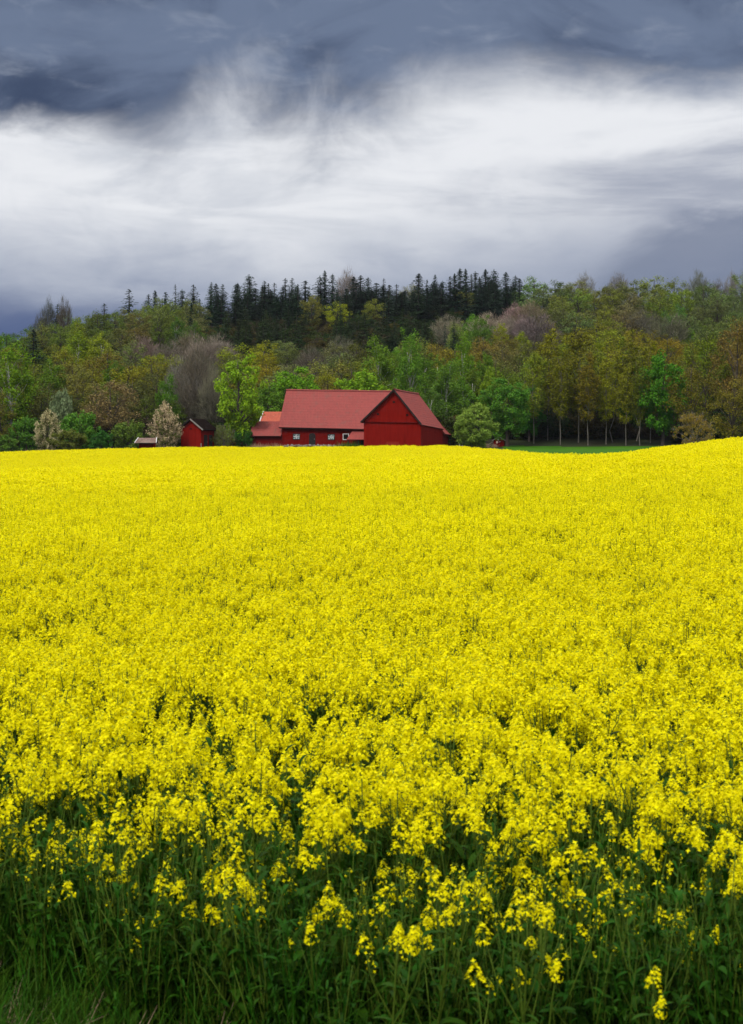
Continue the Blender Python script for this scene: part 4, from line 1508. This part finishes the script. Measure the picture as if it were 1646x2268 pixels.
def lod_head_clump(rng, nh, spread_, nfl, size, green, H=1.28, hj=.12):
    """the upper part of a few plants, for the rows further off"""
    parts = []
    for k in range(nh):
        a, r = rng.uniform(0, 6.28), spread_ * rng.uniform() ** .5
        c = np.array([math.cos(a) * r, math.sin(a) * r, H - rng.uniform(0, hj * 2)])
        n = nfl
        t = rng.uniform(0, 1, n)
        aa = rng.uniform(0, 6.28, n)
        rr = .045 * (1 - .6 * t)
        pos = c + np.stack([np.cos(aa) * rr, np.sin(aa) * rr, t * .13 - .06], -1)
        nr = unit(np.stack([np.cos(aa) * .8, np.sin(aa) * .8, .3 + .8 * t], -1) + rng.normal(0, .3, (n, 3)))
        parts.append(rhombs(pos, nr, size * rng.uniform(.8, 1.25, n), .75, rng) + (0,))
    g = green
    pos = np.stack([rng.normal(0, spread_ * .6, g), rng.normal(0, spread_ * .6, g), H - rng.uniform(.28, .9, g)], -1)
    parts.append(rhombs(pos, unit(rng.normal(size=(g, 3)) + [0, 0, .4]), rng.uniform(.04, .1, g), .4, rng) + (3,))
    m = max(3, nh)
    a0 = np.stack([rng.normal(0, spread_ * .5, m), rng.normal(0, spread_ * .5, m), np.full(m, .45)], -1)
    V, F = strips(a0, a0 + np.stack([rng.normal(0, .06, m), rng.normal(0, .06, m), rng.uniform(.6, .9, m)], -1), .006, rng)
    parts.append((V, F, 2))
    return cat(parts)


def field():
    rng = np.random.default_rng(9)
    mats = [M['petal'], M['bud'], M['rstem'], M['rleaf']]
    protos = [merged(v, 'rape') for v in VARS]
    n0 = len(protos)
    for i in range(8):
        protos.append(mesh_np('rape', *lod_head_clump(rng, 7, .20, 12, .021, 14)[:2], mats))
    n1 = len(protos)
    # rebuild with material indices (kept apart so that the arrays stay small)
    for i in range(8):
        V, F, I = lod_head_clump(rng, 8, .21, 13, .021, 16, hj=.18)
        protos[n0 + i] = mesh_np('rape', V, F, mats, I)
    for i in range(8):
        V, F, I = lod_head_clump(rng, 10, .27, 6, .04, 6, hj=.11)
        protos.append(mesh_np('rape', V, F, mats, I))
    n2 = len(protos)
    for i in range(6):   # leafy side shoots and weeds filling the space between the stems
        mb = MB()
        parts = []
        for k in range(7):
            hh = rng.uniform(.5, 1.08)
            b0, tl = rng.normal(0, .07, 2), rng.normal(.03, .13, 2)
            mb.tube([(b0[0], b0[1], 0), (b0[0] + tl[0] * .35, b0[1] + tl[1] * .35, hh * .55), (b0[0] + tl[0], b0[1] + tl[1], hh)], [.0045, .0035, .0015], 4)
            for q in range(7):
                t = rng.uniform(.1, 1)
                c = Vector((b0[0] + tl[0] * t * t, b0[1] + tl[1] * t * t, hh * t))
                V, F, _ = LEAVES[int(rng.integers(0, 3))]
                m4 = leaf_matrix((0, c, rng.uniform(0, 6.28), rng.uniform(.1, 1.25), rng.uniform(.4, .8)))
                parts.append((V @ np.array(m4.to_3x3()).T + np.array(m4.translation), F, 3))
        V, F, I = cat([to_quads(mb) + (2 if i % 2 else 3,)] + parts)
        protos.append(mesh_np('rape', V, F, mats, I))
    n3 = len(protos)
    P_, R_, S_, I_ = [], [], [], []
    def band(y0, y1, dens, i0, i1, gap, mind, lo=0, hi=0):
        n = int(dens * .30 * (y1 * y1 - y0 * y0))
        Y = np.sqrt(rng.uniform(y0 * y0, y1 * y1, n))
        X = rng.uniform(-.30, .30, n) * Y
        ok = Y < field_far(X, Y)
        yj = Y * np.exp(np.random.default_rng(int(y0)).normal(0, .10, n)) if y0 > 20 else Y
        ok &= (yj > lo) & (Y < y1)
        if hi:
            ok &= Y * np.exp(rng.normal(0, .10, n)) < hi
        g = noise2(X, Y * .55, 1, 1.1 / mind) + .7 * noise2(X, Y * .6, 2, 3.1 / mind)
        ok &= rng.uniform(size=n) > np.clip((g - gap) * 1.3, 0, .93)
        if y0 < 20:
            ok &= (Y > front_edge(X) + .2)
            near = np.array(NEAR_CAND)
            cell = set((int(a / .12), int(b / .12)) for a, b in near)
            ok &= np.array([(Y[i] > NEAR_Y - .02) or abs(X[i]) > .262 * Y[i] + .1 for i in range(n)])
        X, Y = X[ok], Y[ok]
        m = len(X)
        P_.append(np.stack([X, Y, zg(X, Y)], -1))
        R_.append(np.stack([rng.normal(0, .06, m), rng.normal(.04, .06, m), rng.uniform(0, 6.28, m)], -1))
        hv = 1 + .05 * noise2(X, Y, 5, .5) + .03 * noise2(X, Y, 6, .09)
        S_.append(hv * rng.uniform(.9, 1.1, m))
        I_.append(rng.integers(i0, i1, m))
    band(8.3, 40, 22, 0, n0, .5, .34, 0, 30)
    band(22.5, 95, 19, n0, n1, .38, .36, 30, 72)
    band(54, 226, 13, n1, n2, .72, .6, 72, 0)
    n = 2600
    X, Y = rng.uniform(-4, 4, n), rng.uniform(8.0, 13.5, n)
    ok = (Y > front_edge(X) - np.interp(X, [-1.4, -.6], [0, .25])) & (np.abs(X) < .3 * Y)
    X, Y = X[ok], Y[ok]
    m = len(X)
    P_.append(np.stack([X, Y, zg(X, Y)], -1))
    R_.append(np.stack([rng.normal(0, .1, m), rng.normal(.03, .1, m), rng.uniform(0, 6.28, m)], -1))
    S_.append(rng.uniform(.65, 1.15, m))
    I_.append(rng.integers(n2, n3, m))
    scatter('rapeseed_crop', protos, np.concatenate(P_), np.concatenate(R_), np.concatenate(S_), np.concatenate(I_),
            label='field of yellow rapeseed in flower running back to the barn', cat='crop')


field()


def verge():
    """grass of the road verge in front of the crop, lower left, and weeds among the stems"""
    rng = np.random.default_rng(41)
    pr = []
    for h, n in ((.28, 26), (.38, 26), (.5, 20), (.22, 34)):
        V, F = blades(rng, n, .05, h, .35, .0035)
        pr.append(mesh_np('verge_tuft', V, F, [M['grass']]))
    V, F = blades(rng, 18, .05, .32, .35, .003)
    pr.append(mesh_np('verge_tuft', V, F, [M['straw']]))
    n = 4200
    X, Y = rng.uniform(-4.5, 4.5, n), rng.uniform(6.0, 10.8, n)
    d = Y - front_edge(X)
    ok = rng.uniform(size=n) < np.where(d < 0, 1, np.exp(-d * 2.2) * .8) * np.interp(X, [-1.6, -.6, .5], [1, .45, .2])
    X, Y = X[ok], Y[ok]
    n = len(X)
    I = np.where(rng.uniform(size=n) < np.where(X < -1.4, .10, .04), 4, rng.integers(0, 4, n))
    pos = np.stack([X, Y, zg(X, Y)], -1)
    rot = np.stack([rng.normal(0, .1, n), rng.normal(.15, .1, n), rng.uniform(-.8, .8, n)], -1)
    scatter('verge_grass', pr, pos, rot, rng.uniform(.7, 1.45, n), I, label='long green grass of the verge in front of the crop, lower left', cat='grass')


verge()


# ------------------------------------------------------------------ moist air between the camera and the hill
def haze():
    mb = MB()
    box(mb, -420, 420, -60, 760, -6, 92)
    m = bpy.data.materials.new('haze')
    m.use_nodes = True
    T = NT(m.node_tree)
    out = T.n('ShaderNodeOutputMaterial')
    v = T.n('ShaderNodeVolumePrincipled')
    v.inputs['Color'].default_value = (.80, .86, 1.0, 1)
    v.inputs['Density'].default_value = HAZE
    v.inputs['Anisotropy'].default_value = .2
    T.t.links.new(v.outputs[0], out.inputs['Volume'])
    o = mb.obj('haze', m)
    tag(o, 'thin bluish moist air over the whole valley', 'haze', kind='stuff')


HAZE = .00004
haze()
